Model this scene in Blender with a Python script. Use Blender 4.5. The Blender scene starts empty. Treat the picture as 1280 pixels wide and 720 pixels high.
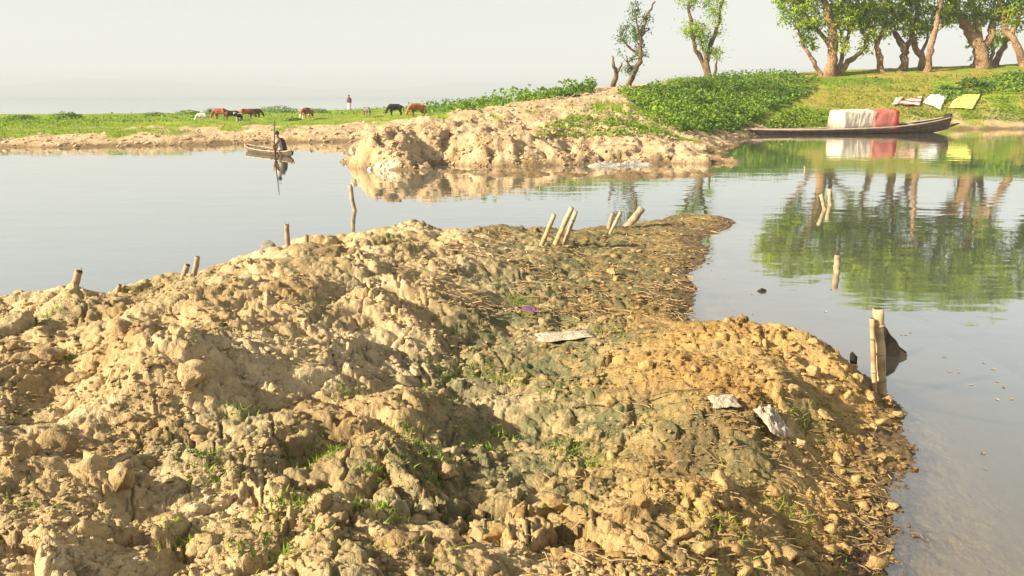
import bpy, bmesh, math, random
import numpy as np
from mathutils import Vector, Matrix
random.seed(7); RNG = np.random.default_rng(7)
scene = bpy.context.scene
col = scene.collection

# ------------------------------------------------------------------ camera
FPX = 1000.0                      # focal length in pixels of the 1280 wide photograph
CAMZ = 2.5                        # metres above the water
TH = math.atan(0.24)              # downward tilt
cam_d = bpy.data.cameras.new('camera'); cam = bpy.data.objects.new('camera', cam_d); col.objects.link(cam)
cam.location = (0, 0, CAMZ); cam.rotation_euler = (math.pi/2 - TH, 0, 0)
cam_d.sensor_width = 36; cam_d.lens = 36*FPX/1280; cam_d.clip_start = 0.05; cam_d.clip_end = 20000
scene.camera = cam

# ------------------------------------------------------------------ light
SUN_EL = math.radians(28.5); SUN_AZ = math.radians(-112)      # azimuth clockwise from +Y
world = bpy.data.worlds.new('World'); scene.world = world; world.use_nodes = True
wn = world.node_tree.nodes; wl = world.node_tree.links
bg = wn['Background']; sky = wn.new('ShaderNodeTexSky'); sky.sky_type = 'NISHITA'; sky.sun_disc = False
sky.sun_elevation = SUN_EL; sky.sun_rotation = SUN_AZ; sky.air_density = 1.0; sky.dust_density = 1.5; sky.ozone_density = 1.0
hs = wn.new('ShaderNodeHueSaturation'); hs.inputs['Saturation'].default_value = 0.30
wl.new(sky.outputs[0], hs.inputs['Color']); wl.new(hs.outputs[0], bg.inputs['Color'])
bg.inputs['Strength'].default_value = 0.054
sd = bpy.data.lights.new('sun', 'SUN'); sd.energy = 5.0; sd.angle = math.radians(0.7); sd.color = (1.0, 0.88, 0.68)
so = bpy.data.objects.new('sun', sd); col.objects.link(so)
SV = Vector((math.sin(SUN_AZ)*math.cos(SUN_EL), math.cos(SUN_AZ)*math.cos(SUN_EL), math.sin(SUN_EL)))
so.rotation_euler = SV.to_track_quat('Z', 'Y').to_euler(); so.location = (-20, -8, 15)
scene.view_settings.view_transform = 'Standard'; scene.view_settings.look = 'None'
scene.view_settings.exposure = 1.62; scene.view_settings.gamma = 1.0
scene.render.engine = 'CYCLES'

# ------------------------------------------------------------------ pixel rays
CT, ST = math.cos(TH), math.sin(TH)
def rdir(px, py):
    u = (np.asarray(px, float)-640)/FPX; v = (360-np.asarray(py, float))/FPX
    return u, CT+v*ST, -ST+v*CT
def atH(px, py, h):
    x, y, z = rdir(px, py); t = (h-CAMZ)/z
    return np.array([x*t, y*t, CAMZ+z*t])
def atD(px, py, d):
    x, y, z = rdir(px, py); t = d/y
    return np.array([x*t, y*t, CAMZ+z*t])

# ------------------------------------------------------------------ noise
def h2(ix, iy, s):
    a = (ix.astype(np.int64)*374761393 + iy.astype(np.int64)*668265263 + s*974711) & 0xFFFFFFFF
    a = ((a ^ (a >> 13))*1274126177) & 0xFFFFFFFF
    a = ((a ^ (a >> 16))*2246822519) & 0xFFFFFFFF
    return (a ^ (a >> 15)) & 0xFFFFFFFF
def rnd2(ix, iy, s): return h2(ix, iy, s)/4294967295.0
def perlin(x, y, s=0):
    x0 = np.floor(x); y0 = np.floor(y); fx = x-x0; fy = y-y0
    ux = fx*fx*fx*(fx*(fx*6-15)+10); uy = fy*fy*fy*(fy*(fy*6-15)+10)
    def g(dx, dy):
        a = rnd2(x0+dx, y0+dy, s)*6.2831853
        return np.cos(a)*(fx-dx)+np.sin(a)*(fy-dy)
    a = g(0, 0); b = g(1, 0); c = g(0, 1); d = g(1, 1)
    return ((a+(b-a)*ux)+((c+(d-c)*ux)-(a+(b-a)*ux))*uy)*1.5
def fbm(x, y, s=0, o=4):
    r = 0; a = 1.0
    for k in range(o):
        r = r+a*perlin(x*2**k+17.3*k, y*2**k-9.1*k, s+k); a *= .5
    return r
def worley(x, y, s=0):
    x0 = np.floor(x); y0 = np.floor(y); f1 = np.full(np.shape(x), 9.0); f2 = f1.copy(); idv = np.zeros(np.shape(x))
    for dx in (-1, 0, 1):
        for dy in (-1, 0, 1):
            cx = x0+dx; cy = y0+dy
            d = (cx+rnd2(cx, cy, s)-x)**2+(cy+rnd2(cx, cy, s+31)-y)**2
            m = d < f1
            f2 = np.where(m, f1, np.minimum(f2, d)); f1 = np.where(m, d, f1); idv = np.where(m, rnd2(cx, cy, s+77), idv)
    return np.sqrt(f1), np.sqrt(f2), idv
def sstep(a, b, x):
    t = np.clip((x-a)/(b-a), 0, 1); return t*t*(3-2*t)

def chunks(x, y, s=0, tilt=1.0):
    """broken plates: every cell has its own height and tilt, with a crevice round it"""
    x0 = np.floor(x); y0 = np.floor(y); f1 = np.full(np.shape(x), 9.0); f2 = f1.copy(); h = np.zeros(np.shape(x))
    for dx in (-1, 0, 1):
        for dy in (-1, 0, 1):
            cx = x0+dx; cy = y0+dy; ex = x-cx-rnd2(cx, cy, s); ey = y-cy-rnd2(cx, cy, s+31); d = ex*ex+ey*ey
            v = (rnd2(cx, cy, s+77)-.5)+tilt*((rnd2(cx, cy, s+5)-.5)*ex*2+(rnd2(cx, cy, s+9)-.5)*ey*2)
            m = d < f1; f2 = np.where(m, f1, np.minimum(f2, d)); f1 = np.where(m, d, f1); h = np.where(m, v, h)
    return h-.55*sstep(.20, .0, np.sqrt(f2)-np.sqrt(f1))
class TPS:
    def __init__(s, pts, vals, lam=0.02):
        P = np.asarray(pts, float); n = len(P); s.P = P
        K = s.k(((P[:, None]-P[None])**2).sum(-1))+lam*np.eye(n)
        Q = np.c_[np.ones(n), P]; A = np.block([[K, Q], [Q.T, np.zeros((3, 3))]])
        sol = np.linalg.solve(A, np.r_[np.asarray(vals, float), np.zeros(3)]); s.w = sol[:n]; s.c = sol[n:]
    def k(s, r2): return 0.5*r2*np.log(r2+1e-9)
    def __call__(s, x, y):
        x = np.asarray(x, float); y = np.asarray(y, float); sh = x.shape; x = x.ravel(); y = y.ravel()
        r = s.c[0]+s.c[1]*x+s.c[2]*y
        for (a, b), w in zip(s.P, s.w): r = r+w*s.k((x-a)**2+(y-b)**2)
        return r.reshape(sh)

# ------------------------------------------------------------------ near mound (control points: pixel x, pixel y, height)
NP = [
 # right shore, waterline
 (890,270,0),(885,294,0),(887,310,0),(876,330,0),(860,343,0),(868,357,0),(866,380,0),(858,397,0),
 (1112,497,0),(1132,516,0),(1120,542,0),(1148,566,0),(1125,600,0),(1108,630,0),(1122,662,0),(1106,700,0),(1092,745,0),(1080,850,0),
 # water in the bays
 (930,330,-.3),(905,375,-.25),(930,393,-.2),(985,397,-.2),(1030,415,-.22),(1070,445,-.25),(1110,465,-.3),(1150,500,-.3),(918,276,-.2),(950,282,-.4),(1100,400,-.6),
 (1200,600,-.09),(1200,690,-.05),(1280,650,-.15),(1280,560,-.4),(1200,520,-.3),(1280,720,-.10),(1400,640,-.45),(1180,560,-.08),
 # crest on the left
 (-200,388,.95),(0,371,.92),(100,366,.9),(200,353,.87),(250,340,.85),(300,322,.82),(350,312,.78),(400,299,.72),(450,290,.66),(490,282,.64),(560,286,.5),(620,284,.36),(680,286,.24),
 (735,284,.14),(790,278,.08),(840,270,.05),(830,300,.09),(780,300,.15),(850,320,.07),
 (683,308,.26),(740,320,.2),(800,340,.14),(760,365,.2),(820,375,.12),(700,350,.26),
 # left knolls
 (30,410,.82),(100,425,.85),(200,405,.90),(240,432,.94),(180,450,.94),(290,420,.84),(130,505,.70),(230,500,.74),(290,500,.66),(330,450,.70),(60,480,.72),(0,500,.74),
 (60,560,.8),(120,570,.7),(60,650,.78),(0,740,.85),(150,640,.72),(200,720,.78),
 (400,370,.78),(450,350,.74),(500,335,.66),(540,350,.62),(500,385,.62),(450,400,.62),(560,400,.46),(600,370,.40),(640,345,.34),(640,385,.30),
 (640,430,.30),(600,480,.26),(540,500,.32),(440,440,.56),(380,460,.60),(450,520,.58),(480,545,.54),(350,540,.60),(350,600,.62),(300,720,.8),
 (250,580,.66),(420,620,.6),(520,590,.40),(600,580,.3),(540,650,.5),(620,650,.52),(640,740,.66),(450,720,.76),
 # right lobe
 (880,406,.28),(930,405,.42),(985,410,.48),(1018,430,.44),(1052,460,.28),(1085,482,.08),(820,412,.36),(760,420,.34),(700,440,.34),(720,480,.30),
 (800,460,.46),(900,450,.5),(960,455,.55),(900,500,.48),(985,470,.53),(1030,500,.24),(960,540,.34),(1060,540,.12),(1000,560,.2),
 (720,540,.24),(650,560,.22),(780,560,.34),(850,580,.34),(900,620,.42),(1000,620,.18),(1060,640,.08),(960,680,.3),(900,740,.42),(1000,740,.22),
 (700,620,.36),(760,660,.5),(760,740,.6),(690,680,.46)]
pn = [atH(a, b, h) for a, b, h in NP]
for a, b, h in ((-200,388,.95),(0,371,.92),(100,366,.9),(200,353,.87),(300,322,.82),(350,312,.78),(400,299,.72),(450,290,.66),(490,282,.64),(560,286,.5),(620,284,.36),(680,286,.24),(735,284,.14),(790,278,.08),(840,268,.03)):
    for q in pn:                                                # leave room for the lumps on the sky line
        if abs(q[2]-h) < 1e-6 and np.allclose(q, atH(a, b, h)): q[2] -= .085 if a < 420 else .04
    p = atH(a, b, h); k = math.hypot(p[0], p[1])                # the land falls to the water behind its sky line
    for dd, hh in ((1.0, h-.32), (1.9, -.25), (3.6, -.7)):
        pn.append(np.array([p[0]*(k+dd)/k, p[1]*(k+dd)/k, min(hh, h-.1)]))
wpn = [(0,.8,.9),(-3,.5,1.0),(2.2,.6,.15),(-6,2,1.0),(-9,5,.7),(-9,8,-.2),(-12,3,.6),(-13,9,-.6),(4,1,-.5),(7,2,-.9),(0,-2,.95),(4,-2,-.2),
       (8,8,-1.1),(0,20,-1.2),(9,16,-1.2),(-8,18,-1.2),(-14,14,-1.2),(6,22,-1.2),(14,8,-1.3),(-16,0,.5)]
base_n = TPS([(p[0], p[1]) for p in pn]+[(a, b) for a, b, c in wpn], [p[2] for p in pn]+[c for a, b, c in wpn], 0.015)
class Cache:
    """bilinear look-up of a slow height function"""
    def __init__(s, f, x0, x1, nx, y0, y1, ny):
        s.b = (x0, x1, nx, y0, y1, ny); X, Y = np.meshgrid(np.linspace(x0, x1, nx), np.linspace(y0, y1, ny)); s.g = f(X, Y)
    def __call__(s, x, y):
        x0, x1, nx, y0, y1, ny = s.b; a = np.clip((np.asarray(x, float)-x0)/(x1-x0)*(nx-1), 0, nx-1.001); c = np.clip((np.asarray(y, float)-y0)/(y1-y0)*(ny-1), 0, ny-1.001)
        i = a.astype(int); j = c.astype(int); u = a-i; v = c-j; g = s.g
        return (g[j, i]*(1-u)+g[j, i+1]*u)*(1-v)+(g[j+1, i]*(1-u)+g[j+1, i+1]*u)*v
base_n = Cache(base_n, -24, 24, 480, -3, 25, 360)
PITS = [(128,500,.10,.14),(85,497,.05,.10),(165,472,.04,.07),(1015,455,.10,.14),(505,465,.05,.08),(590,650,.09,.14),(930,645,.07,.10),(845,625,.05,.08),(785,545,.05,.1),
        (235,560,.05,.12),(740,640,.06,.12),(20,590,.06,.06),(60,592,.06,.06),(700,455,.04,.1),(1000,640,.05,.12)]
pitw = [(*atH(a, b, .6 if a < 500 else .38)[:2], d, r) for a, b, d, r in PITS]
BLOCKY = atH(640, 640, .45)                                   # the big broken blocks at the bottom centre
def ground_near(x, y, detail=True):
    x = np.asarray(x, float); y = np.asarray(y, float)
    z = base_n(x, y)
    if not detail: return z
    land = sstep(-.12, .30, z)
    fine = sstep(-.25, .05, z)
    wx = x+.10*perlin(x*2.1, y*2.1, 5)+.03*perlin(x*7, y*7, 6); wy = y+.10*perlin(x*2.1, y*2.1, 8)+.03*perlin(x*7, y*7, 9)
    left = sstep(.6, -.8, x+.05*(y-5))                        # the left mound is blocky, the right lobe crumbly
    big = np.abs(perlin(wx*.95, wy*.95, 11))
    z = z+land*(.20*(big-.28))*(.55+.45*left)
    a1, b1, i1 = worley(wx*1.9, wy*1.9, 21)
    z = z+land*(.04+.075*left)*(np.sqrt(np.clip(1-a1*a1*1.3, 0, 1))-.6)*(.4+i1)
    patch = sstep(-.35, .35, perlin(x*.8+3, y*.8, 41))
    a2, b2, i2 = worley(wx*4.6, wy*4.6, 22)
    z = z+land*(.058*(np.sqrt(np.clip(1-a2*a2*1.5, 0, 1))-.5)*(.2+1.1*i2))*(.3+.7*patch)
    a3, b3, i3 = worley(wx*11, wy*11, 23)
    z = z+fine*(.022*(np.sqrt(np.clip(1-a3*a3*1.6, 0, 1))-.5)*(.1+1.3*i3))*(.45+.55*(1-patch))
    z = z+fine*(.012*perlin(x*9, y*9, 25)+.006*perlin(x*34, y*34, 26))
    k1 = sstep(-.2, .3, perlin(x*.6+7, y*.6, 43)); k2 = sstep(-.3, .25, perlin(x*1.1+2, y*1.1, 44))
    z = z+land*(.060*chunks(wx*2.9, wy*2.9, 61)*(.35+.65*left)*k1+.036*chunks(wx*6.3+3, wy*6.3, 62)*(.15+.85*k2))
    z = z+fine*(.017*chunks(wx*14, wy*14+5, 63)*(.3+.7*patch)+.0065*chunks(wx*31+3, wy*31, 64))
    gx, gy, gz = BLOCKY
    z = z+land*.11*chunks(wx*4.3+1, wy*4.3+2, 66)*np.exp(-((x-gx)**2+((y-gy)*1.2)**2)/.75)
    ca, cb, ci = worley(wx*2.4+9, wy*2.4, 51)
    crk = sstep(.045, .0, cb-ca)*sstep(.05, .35, perlin(x*.7-4, y*.7, 52)+.35*left)
    z = z-land*.045*crk
    for px, py, d, r in pitw:
        z = z-d*np.exp(-(((x-px)/r)**2+((y-py)/(r*.8))**2)**1.5)
    return z

# ------------------------------------------------------------------ far land (pixel x, pixel y, 'h' height or 'd' distance, value, bare)
FP = [
 # left bank
 (-350,190,'h',0,1),(-150,188,'h',0,1),(0,186,'h',0,1),(100,185,'h',0,1),(200,184,'h',0,1),(300,180,'h',0,1),(400,179,'h',0,1),(428,178,'h',.02,1),
 (-350,172,'h',.5,.5),(-150,169,'h',.52,0),(0,168,'h',.5,0),(100,167,'h',.5,0),(200,166,'h',.55,.1),(300,161,'h',.62,.4),(350,159,'h',.62,.5),(400,162,'h',.6,.7),(430,165,'h',.5,.8),
 (0,176,'h',.28,1),(100,175,'h',.28,1),(200,174,'h',.3,1),(-150,177,'h',.28,1),(300,170,'h',.32,1),(400,170,'h',.3,1),(250,157,'h',.52,0),(330,153,'h',.55,0),(420,156,'h',.5,0),(100,160,'h',.5,0),(0,161,'h',.5,0),(200,158,'h',.52,0),(-150,162,'h',.5,0),
 (-150,193,'h',-.3,1),(0,192,'h',-.3,1),(200,190,'h',-.3,1),(400,186,'h',-.3,1),(-350,197,'h',-.3,1),
 (-350,153,'d',61,0),(-150,152,'d',62,0),(0,151,'d',63,0),(100,149,'d',66,0),(200,145,'d',80,0),(300,141,'d',92,0),(380,140,'d',95,0),(440,138,'d',105,0),(500,134,'d',108,0),(560,133,'d',100,0),
 (150,156,'h',.5,0),(20,156,'h',.5,0),(300,150,'h',.55,0),(400,150,'h',.52,0),(480,147,'d',70,0),(530,148,'d',62,0),(620,138,'d',75,0),(700,122,'d',85,0),(740,113,'d',88,0),(640,128,'d',95,0),
 # inlet beside the bluff
 (438,178,'h',-.05,1),(425,192,'h',-.15,1),(400,200,'h',-.35,1),(410,210,'h',-.45,1),
 # bluff foot
 (422,203,'h',0,1),(446,210,'h',0,1),(520,212,'h',0,1),(600,213,'h',0,1),(700,217,'h',0,1),(760,218,'h',0,1),(830,215,'h',0,1),(900,205,'h',0,1),(893,198,'h',.03,1),
 (440,218,'h',-.4,1),(540,221,'h',-.4,1),(660,224,'h',-.4,1),(780,227,'h',-.4,1),(890,220,'h',-.4,1),(940,200,'h',-.3,1),
 (448,196,'h',.35,1),(462,170,'d',29.6,1),(475,160,'d',30.5,1),(520,158,'d',31.5,1),(580,156,'d',33,1),(520,185,'d',29.5,1),(600,180,'d',30.3,1),(640,160,'d',33.5,1),(650,190,'d',30.2,1),
 (520,152,'d',38,.6),(600,139,'d',40,1),(650,131,'d',43,1),(690,125,'d',46,1),(730,117,'d',51,1),(780,109,'d',60,1),(830,103,'d',68,.7),(885,97,'d',74,.5),
 (600,142,'d',47,.1),(680,130,'d',53,.1),(760,116,'d',72,.1),
 (700,165,'d',35,.7),(700,150,'d',38,.6),(760,150,'d',39,.45),(760,165,'d',36,.6),(720,185,'d',32.5,.8),(800,180,'d',33.5,.9),(850,188,'d',32.5,1),(860,178,'d',36,1),
 (780,135,'d',44,.35),(740,135,'d',43,.6),(820,165,'d',38,.35),
 (893,183,'h',.10,.9),(915,180,'h',0,.9),(940,186,'h',-.15,1),
 # right slope
 (840,150,'d',46,0),(900,150,'d',52,0),(880,125,'d',60,0),(960,140,'d',58,0),(960,105,'d',70,0),(960,97,'d',74,0),(920,172,'h',.1,.6),
 (940,168,'h',0,.6),(1000,164,'h',0,.4),(1100,162,'h',0,.4),(1200,161,'h',0,.6),(1280,160,'h',0,.9),(1400,160,'h',0,.8),
 (1000,157,'d',60.5,0),(1100,155,'d',62.5,0),(1200,153,'d',63.5,.25),(1280,151,'d',64.6,.5),(1400,150,'d',66,.5),(1280,140,'d',66,.2),
 (1050,125,'d',67,.05),(1150,122,'d',68,.05),(1280,122,'d',67.5,.1),(1400,122,'d',68.5,.1),
 (1000,96,'d',74,.15),(1040,96,'d',75,.15),(1100,92,'d',75,.12),(1160,89,'d',76,.12),(1230,85,'d',77,.1),(1300,82,'d',78,.1),(1420,82,'d',78,.1),
 (960,174,'h',-.25,1),(1000,171,'h',-.35,1),(1150,168,'h',-.35,1),(1300,167,'h',-.35,1),(926,208,'h',-.4,1),(922,192,'h',-.25,1),(945,181,'h',-.35,1)]
def uw(x, y): return x/y, 1.6*np.log(y/40)
pf = [(atH(a, b, v) if m == 'h' else atD(a, b, v)) for a, b, m, v, q in FP]
wpf = [(-40,24,-1.2),(-12,22,-1.2),(0,22,-1.2),(12,22,-1.2),(40,24,-1.2),(-20,30,-1.1),(-30,34,-1.1),(25,32,-1.1),(30,42,-1.1),(40,46,-1.0),(-8,32,-1),
       (-120,170,-1.5),(-40,170,-1.5),(0,170,-1.3),(60,130,2.0),(30,125,1.6),(110,150,1.8),(60,200,-1),(120,220,-1),(0,220,-1.5),(-70,105,.1),(-40,130,-.4),(-110,120,-.2)]
fu = [uw(p[0], p[1]) for p in pf]+[uw(a, b) for a, b, c in wpf]
base_f = TPS(fu, [p[2] for p in pf]+[c for a, b, c in wpf], 0.0004)
base_f = Cache(base_f, -1.9, 1.9, 760, -1.2, 3.0, 700)
BP = np.array([uw(p[0], p[1]) for p in pf]); BV = np.array([f[4] for f in FP], float)
def bare0(u, w):
    num = np.zeros(np.shape(u)); den = num+1e-9
    for (a, b), v in zip(BP, BV):
        k = 1/(((u-a)**2+(w-b)**2)**1.6+2e-5); num = num+k*v; den = den+k
    return num/den
_bm = Cache(lambda u, w: bare0(u, w), -1.9, 1.9, 500, -1.2, 3.0, 450)
def bare_mask(x, y):
    u, w = uw(x, y); return sstep(.38, .60, _bm(u, w)+(.40-.27*sstep(8, 16, x))*fbm(x*.55, y*.3, 61, 3))
def ground_far(x, y, detail=True):
    x = np.asarray(x, float); y = np.asarray(y, float); r = np.hypot(x, y)
    yy = np.minimum(y, 215.); s = yy/y
    u, w = uw(x*s, yy); z = np.clip(base_f(u, w), -1.5, 7)
    z = np.where(y > 180, z+(-1.5-z)*sstep(180, 215, y), z)
    if not detail: return z
    land = sstep(-.15, .2, z); b = bare_mask(x, y)
    wx = x+.3*perlin(x*.9, y*.9, 71); wy = y+.3*perlin(x*.9, y*.9, 72)
    a1, b1, i1 = worley(wx*.75, wy*.75, 73); a2, b2, i2 = worley(wx*2.0, wy*2.0, 74); a3, b3, i3 = worley(wx*4.2, wy*4.2, 75)
    amp = .3+.5*sstep(36, 31, y)*1.0+.25*sstep(-12, -4, x)*sstep(60, 40, y)
    z = z+land*b*amp*(.22*chunks(wx*.8, wy*.8, 78)+.13*chunks(wx*1.9, wy*1.9, 79)+.06*chunks(wx*4.1, wy*4.1, 80))
    z = z+land*b*amp*(.24*(np.sqrt(np.clip(1-a1*a1*1.3, 0, 1))-.6)*(.3+i1)+.16*(np.sqrt(np.clip(1-a2*a2*1.5, 0, 1))-.55)*(.2+1.2*i2)
                  +.09*(np.sqrt(np.clip(1-a3*a3*1.5, 0, 1))-.5)*(.2+1.2*i3))
    return z+land*(.10*fbm(x*.4, y*.4, 76, 3)+.03*perlin(x*2.2, y*2.2, 77))

def hit(px, py, f=None, lo=1.5, hi=140., n=900):
    """first meeting of the pixel's ray with the ground (or the water)"""
    px = np.atleast_1d(np.asarray(px, float)); py = np.atleast_1d(np.asarray(py, float))
    f = f or ground_near
    dx, dy, dz = rdir(px, py); out = np.full((len(px), 3), np.nan); alive = np.ones(len(px), bool); pd = np.ones(len(px)); pdist = np.full(len(px), lo)
    for d in np.exp(np.linspace(math.log(lo), math.log(hi), n)):
        if not alive.any(): break
        ii = np.where(alive)[0]; t = d/dy[ii]; x = dx[ii]*t; y = dy[ii]*t; z = CAMZ+dz[ii]*t
        g = np.maximum(f(x, y, False), -5); m = z <= g
        e = z-g; k = np.where(m, pd[ii]/np.maximum(pd[ii]-e, 1e-6), 1.0); dd = pdist[ii]+(d-pdist[ii])*np.clip(k, 0, 1); tt = dd/dy[ii]
        out[ii[m]] = np.c_[dx[ii]*tt, dd, CAMZ+dz[ii]*tt][m]; alive[ii[m]] = False; pd[ii] = e; pdist[ii] = d
    return out
def hitn(px, py): 
    p = hit(px, py, ground_near, 1.5, 22, 300)[0]
    for k in range(12):                                         # the ray may just pass over the crest
        if not np.isnan(p[0]) and p[2] > -.08 and p[1] < 16.5: break
        p = hit(px, py+3*(k+1), ground_near, 1.5, 22, 300)[0]
    if np.isnan(p[0]): p = atH(px, py, 0.)
    p[2] = float(ground_near(p[:1], p[1:2])[0]); return p
def hitf(px, py):
    p = hit(px, py, ground_far, 24, 160, 700)[0]
    if np.isnan(p[0]): p = atD(px, py, 75.)
    p[2] = float(ground_far(p[:1], p[1:2])[0]); return p

# ------------------------------------------------------------------ mesh helpers
def mesh_np(name, V, F, attrs=None, smooth=True):
    V = np.asarray(V, np.float32); F = np.asarray(F, np.int32); m, k = F.shape
    me = bpy.data.meshes.new(name)
    me.vertices.add(len(V)); me.vertices.foreach_set('co', V.ravel())
    me.loops.add(m*k); me.loops.foreach_set('vertex_index', F.ravel())
    me.polygons.add(m); me.polygons.foreach_set('loop_start', np.arange(0, m*k, k, dtype=np.int32))
    me.polygons.foreach_set('use_smooth', np.full(m, smooth))
    me.update(calc_edges=True)
    for n_, v in (attrs or {}).items():
        a = me.attributes.new(n_, 'FLOAT', 'POINT'); a.data.foreach_set('value', np.asarray(v, np.float32))
    return me
def add(name, me, mat=None, parent=None, loc=None, label=None, cat=None, group=None, kind=None):
    o = bpy.data.objects.new(name, me); col.objects.link(o)
    if mat is not None and me is not None:
        mats = mat if isinstance(mat, (list, tuple)) else [mat]
        if not len(me.materials):
            for q in mats: me.materials.append(q)
    if parent: o.parent = parent
    if loc is not None: o.location = loc
    if label: o['label'] = label
    if cat: o['category'] = cat
    if group: o['group'] = group
    if kind: o['kind'] = kind
    return o
def grid_faces(nr, nc):
    i = np.arange(nr*nc).reshape(nr, nc)
    return np.stack([i[:-1, :-1], i[:-1, 1:], i[1:, 1:], i[1:, :-1]], -1).reshape(-1, 4)
def compact(V, F, attrs):
    used = np.zeros(len(V), bool); used[F.ravel()] = True; mp = np.cumsum(used)-1
    return V[used], mp[F], {k: v[used] for k, v in attrs.items()}
class MB:
    """collects tubes, boxes and sheets into one mesh"""
    def __init__(s): s.v = []; s.f = []; s.m = []
    def tube(s, pts, rad, n=8, caps=True, mi=0, capmi=None, wob=0):
        pts = [Vector(p) for p in pts]; b0 = len(s.v); rings = []
        up = None
        for i, p in enumerate(pts):
            t = (pts[min(i+1, len(pts)-1)]-pts[max(i-1, 0)]).normalized()
            if up is None: up = t.orthogonal().normalized()
            up = (up-t*up.dot(t)); up = up.normalized() if up.length > 1e-6 else t.orthogonal().normalized()
            si = t.cross(up); r = rad[i] if hasattr(rad, '__len__') else rad; ring = []
            for k in range(n):
                a = 2*math.pi*k/n; rr = r*(1+wob*random.uniform(-1, 1))
                ring.append(len(s.v)); s.v.append(p+up*(math.cos(a)*rr)+si*(math.sin(a)*rr))
            rings.append(ring)
        for a, b in zip(rings, rings[1:]):
            for k in range(n): s.f.append((a[k], a[(k+1) % n], b[(k+1) % n], b[k])); s.m.append(mi)
        if caps:
            cm = mi if capmi is None else capmi
            s.f.append(tuple(reversed(rings[0]))); s.m.append(mi); s.f.append(tuple(rings[-1])); s.m.append(cm)
    def box(s, c, sx, sy, sz, M=None, mi=0):
        b = len(s.v)
        for x in (-1, 1):
            for y in (-1, 1):
                for z in (-1, 1):
                    p = Vector((x*sx/2, y*sy/2, z*sz/2)); p = (M @ p) if M else p; s.v.append(p+Vector(c))
        for q in ((0,1,3,2),(4,6,7,5),(0,4,5,1),(2,3,7,6),(0,2,6,4),(1,5,7,3)): s.f.append(tuple(b+i for i in q)); s.m.append(mi)
    def loft(s, rings, closed=False, mi=0):
        b = len(s.v); n = len(rings[0])
        for r in rings: s.v += [Vector(p) for p in r]
        for i in range(len(rings)-1):
            for k in range(n if closed else n-1):
                s.f.append((b+i*n+k, b+i*n+(k+1) % n, b+(i+1)*n+(k+1) % n, b+(i+1)*n+k)); s.m.append(mi)
    def mesh(s, name, smooth=True):
        me = bpy.data.meshes.new(name); me.from_pydata([tuple(v) for v in s.v], [], s.f); me.update()
        for p, m in zip(me.polygons, s.m): p.material_index = m; p.use_smooth = smooth
        return me
def finish(me, bevel=None, solid=None, sub=0):
    """apply simple modifiers without operators"""
    o = bpy.data.objects.new('tmp', me); col.objects.link(o)
    if solid: q = o.modifiers.new('s', 'SOLIDIFY'); q.thickness = solid; q.offset = 0
    if bevel: q = o.modifiers.new('b', 'BEVEL'); q.width = bevel; q.segments = 2; q.limit_method = 'ANGLE'
    if sub: q = o.modifiers.new('u', 'SUBSURF'); q.levels = sub; q.render_levels = sub
    dg = bpy.context.evaluated_depsgraph_get(); r = bpy.data.meshes.new_from_object(o.evaluated_get(dg))
    bpy.data.objects.remove(o); return r
def skin(name, verts, edges, rad, sub=2, root=0):
    me = bpy.data.meshes.new(name); me.from_pydata(verts, edges, []); me.update()
    o = bpy.data.objects.new('tmp', me); col.objects.link(o)
    o.modifiers.new('k', 'SKIN'); q = o.modifiers.new('u', 'SUBSURF'); q.levels = sub; q.render_levels = sub
    for i, r in enumerate(rad):
        me.skin_vertices[0].data[i].radius = (r, r) if not hasattr(r, '__len__') else r
        me.skin_vertices[0].data[i].use_root = (i == root)
    dg = bpy.context.evaluated_depsgraph_get(); dg.update(); r = bpy.data.meshes.new_from_object(o.evaluated_get(dg))
    bpy.data.objects.remove(o); r.name = name
    for p in r.polygons: p.use_smooth = True
    return r

# ------------------------------------------------------------------ materials
def mat(name):
    m = bpy.data.materials.new(name); m.use_nodes = True; n = m.node_tree.nodes; n.clear()
    return m, n, m.node_tree.links
def nd(n, t, **kw):
    x = n.new(t)
    for k, v in kw.items():
        if hasattr(x, k): setattr(x, k, v)
        else: x.inputs[k].default_value = v
    return x
def noise(n, l, vec, scale, detail=4, rough=.6, dist=0):
    t = nd(n, 'ShaderNodeTexNoise'); t.inputs['Scale'].default_value = scale; t.inputs['Detail'].default_value = detail
    t.inputs['Roughness'].default_value = rough; t.inputs['Distortion'].default_value = dist
    if vec: l.new(vec, t.inputs['Vector'])
    return t.outputs[0]
def ramp(n, l, fac, stops):
    r = nd(n, 'ShaderNodeValToRGB'); l.new(fac, r.inputs[0]); e = r.color_ramp.elements
    while len(e) < len(stops): e.new(.5)
    for q, (p, c) in zip(e, stops): q.position = p; q.color = (*c, 1) if len(c) == 3 else c
    return r.outputs[0]
def mixc(n, l, fac, a, b, mode='MIX'):
    x = nd(n, 'ShaderNodeMix', data_type='RGBA', blend_type=mode)
    for sock, v in ((x.inputs[0], fac), (x.inputs[6], a), (x.inputs[7], b)):
        if isinstance(v, bpy.types.NodeSocket): l.new(v, sock)
        elif isinstance(v, tuple): sock.default_value = (*v, 1)
        else: sock.default_value = v
    return x.outputs[2]
def mth(n, l, op, a, b=0.0, clamp=False):
    x = nd(n, 'ShaderNodeMath', operation=op); x.use_clamp = clamp
    for s, v in zip(x.inputs, (a, b)):
        if isinstance(v, bpy.types.NodeSocket): l.new(v, s)
        else: s.default_value = v
    return x.outputs[0]
def attr(n, name): return nd(n, 'ShaderNodeAttribute', attribute_name=name).outputs['Fac']
def out(n, l, sh): o = nd(n, 'ShaderNodeOutputMaterial'); l.new(sh, o.inputs['Surface'])
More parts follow.
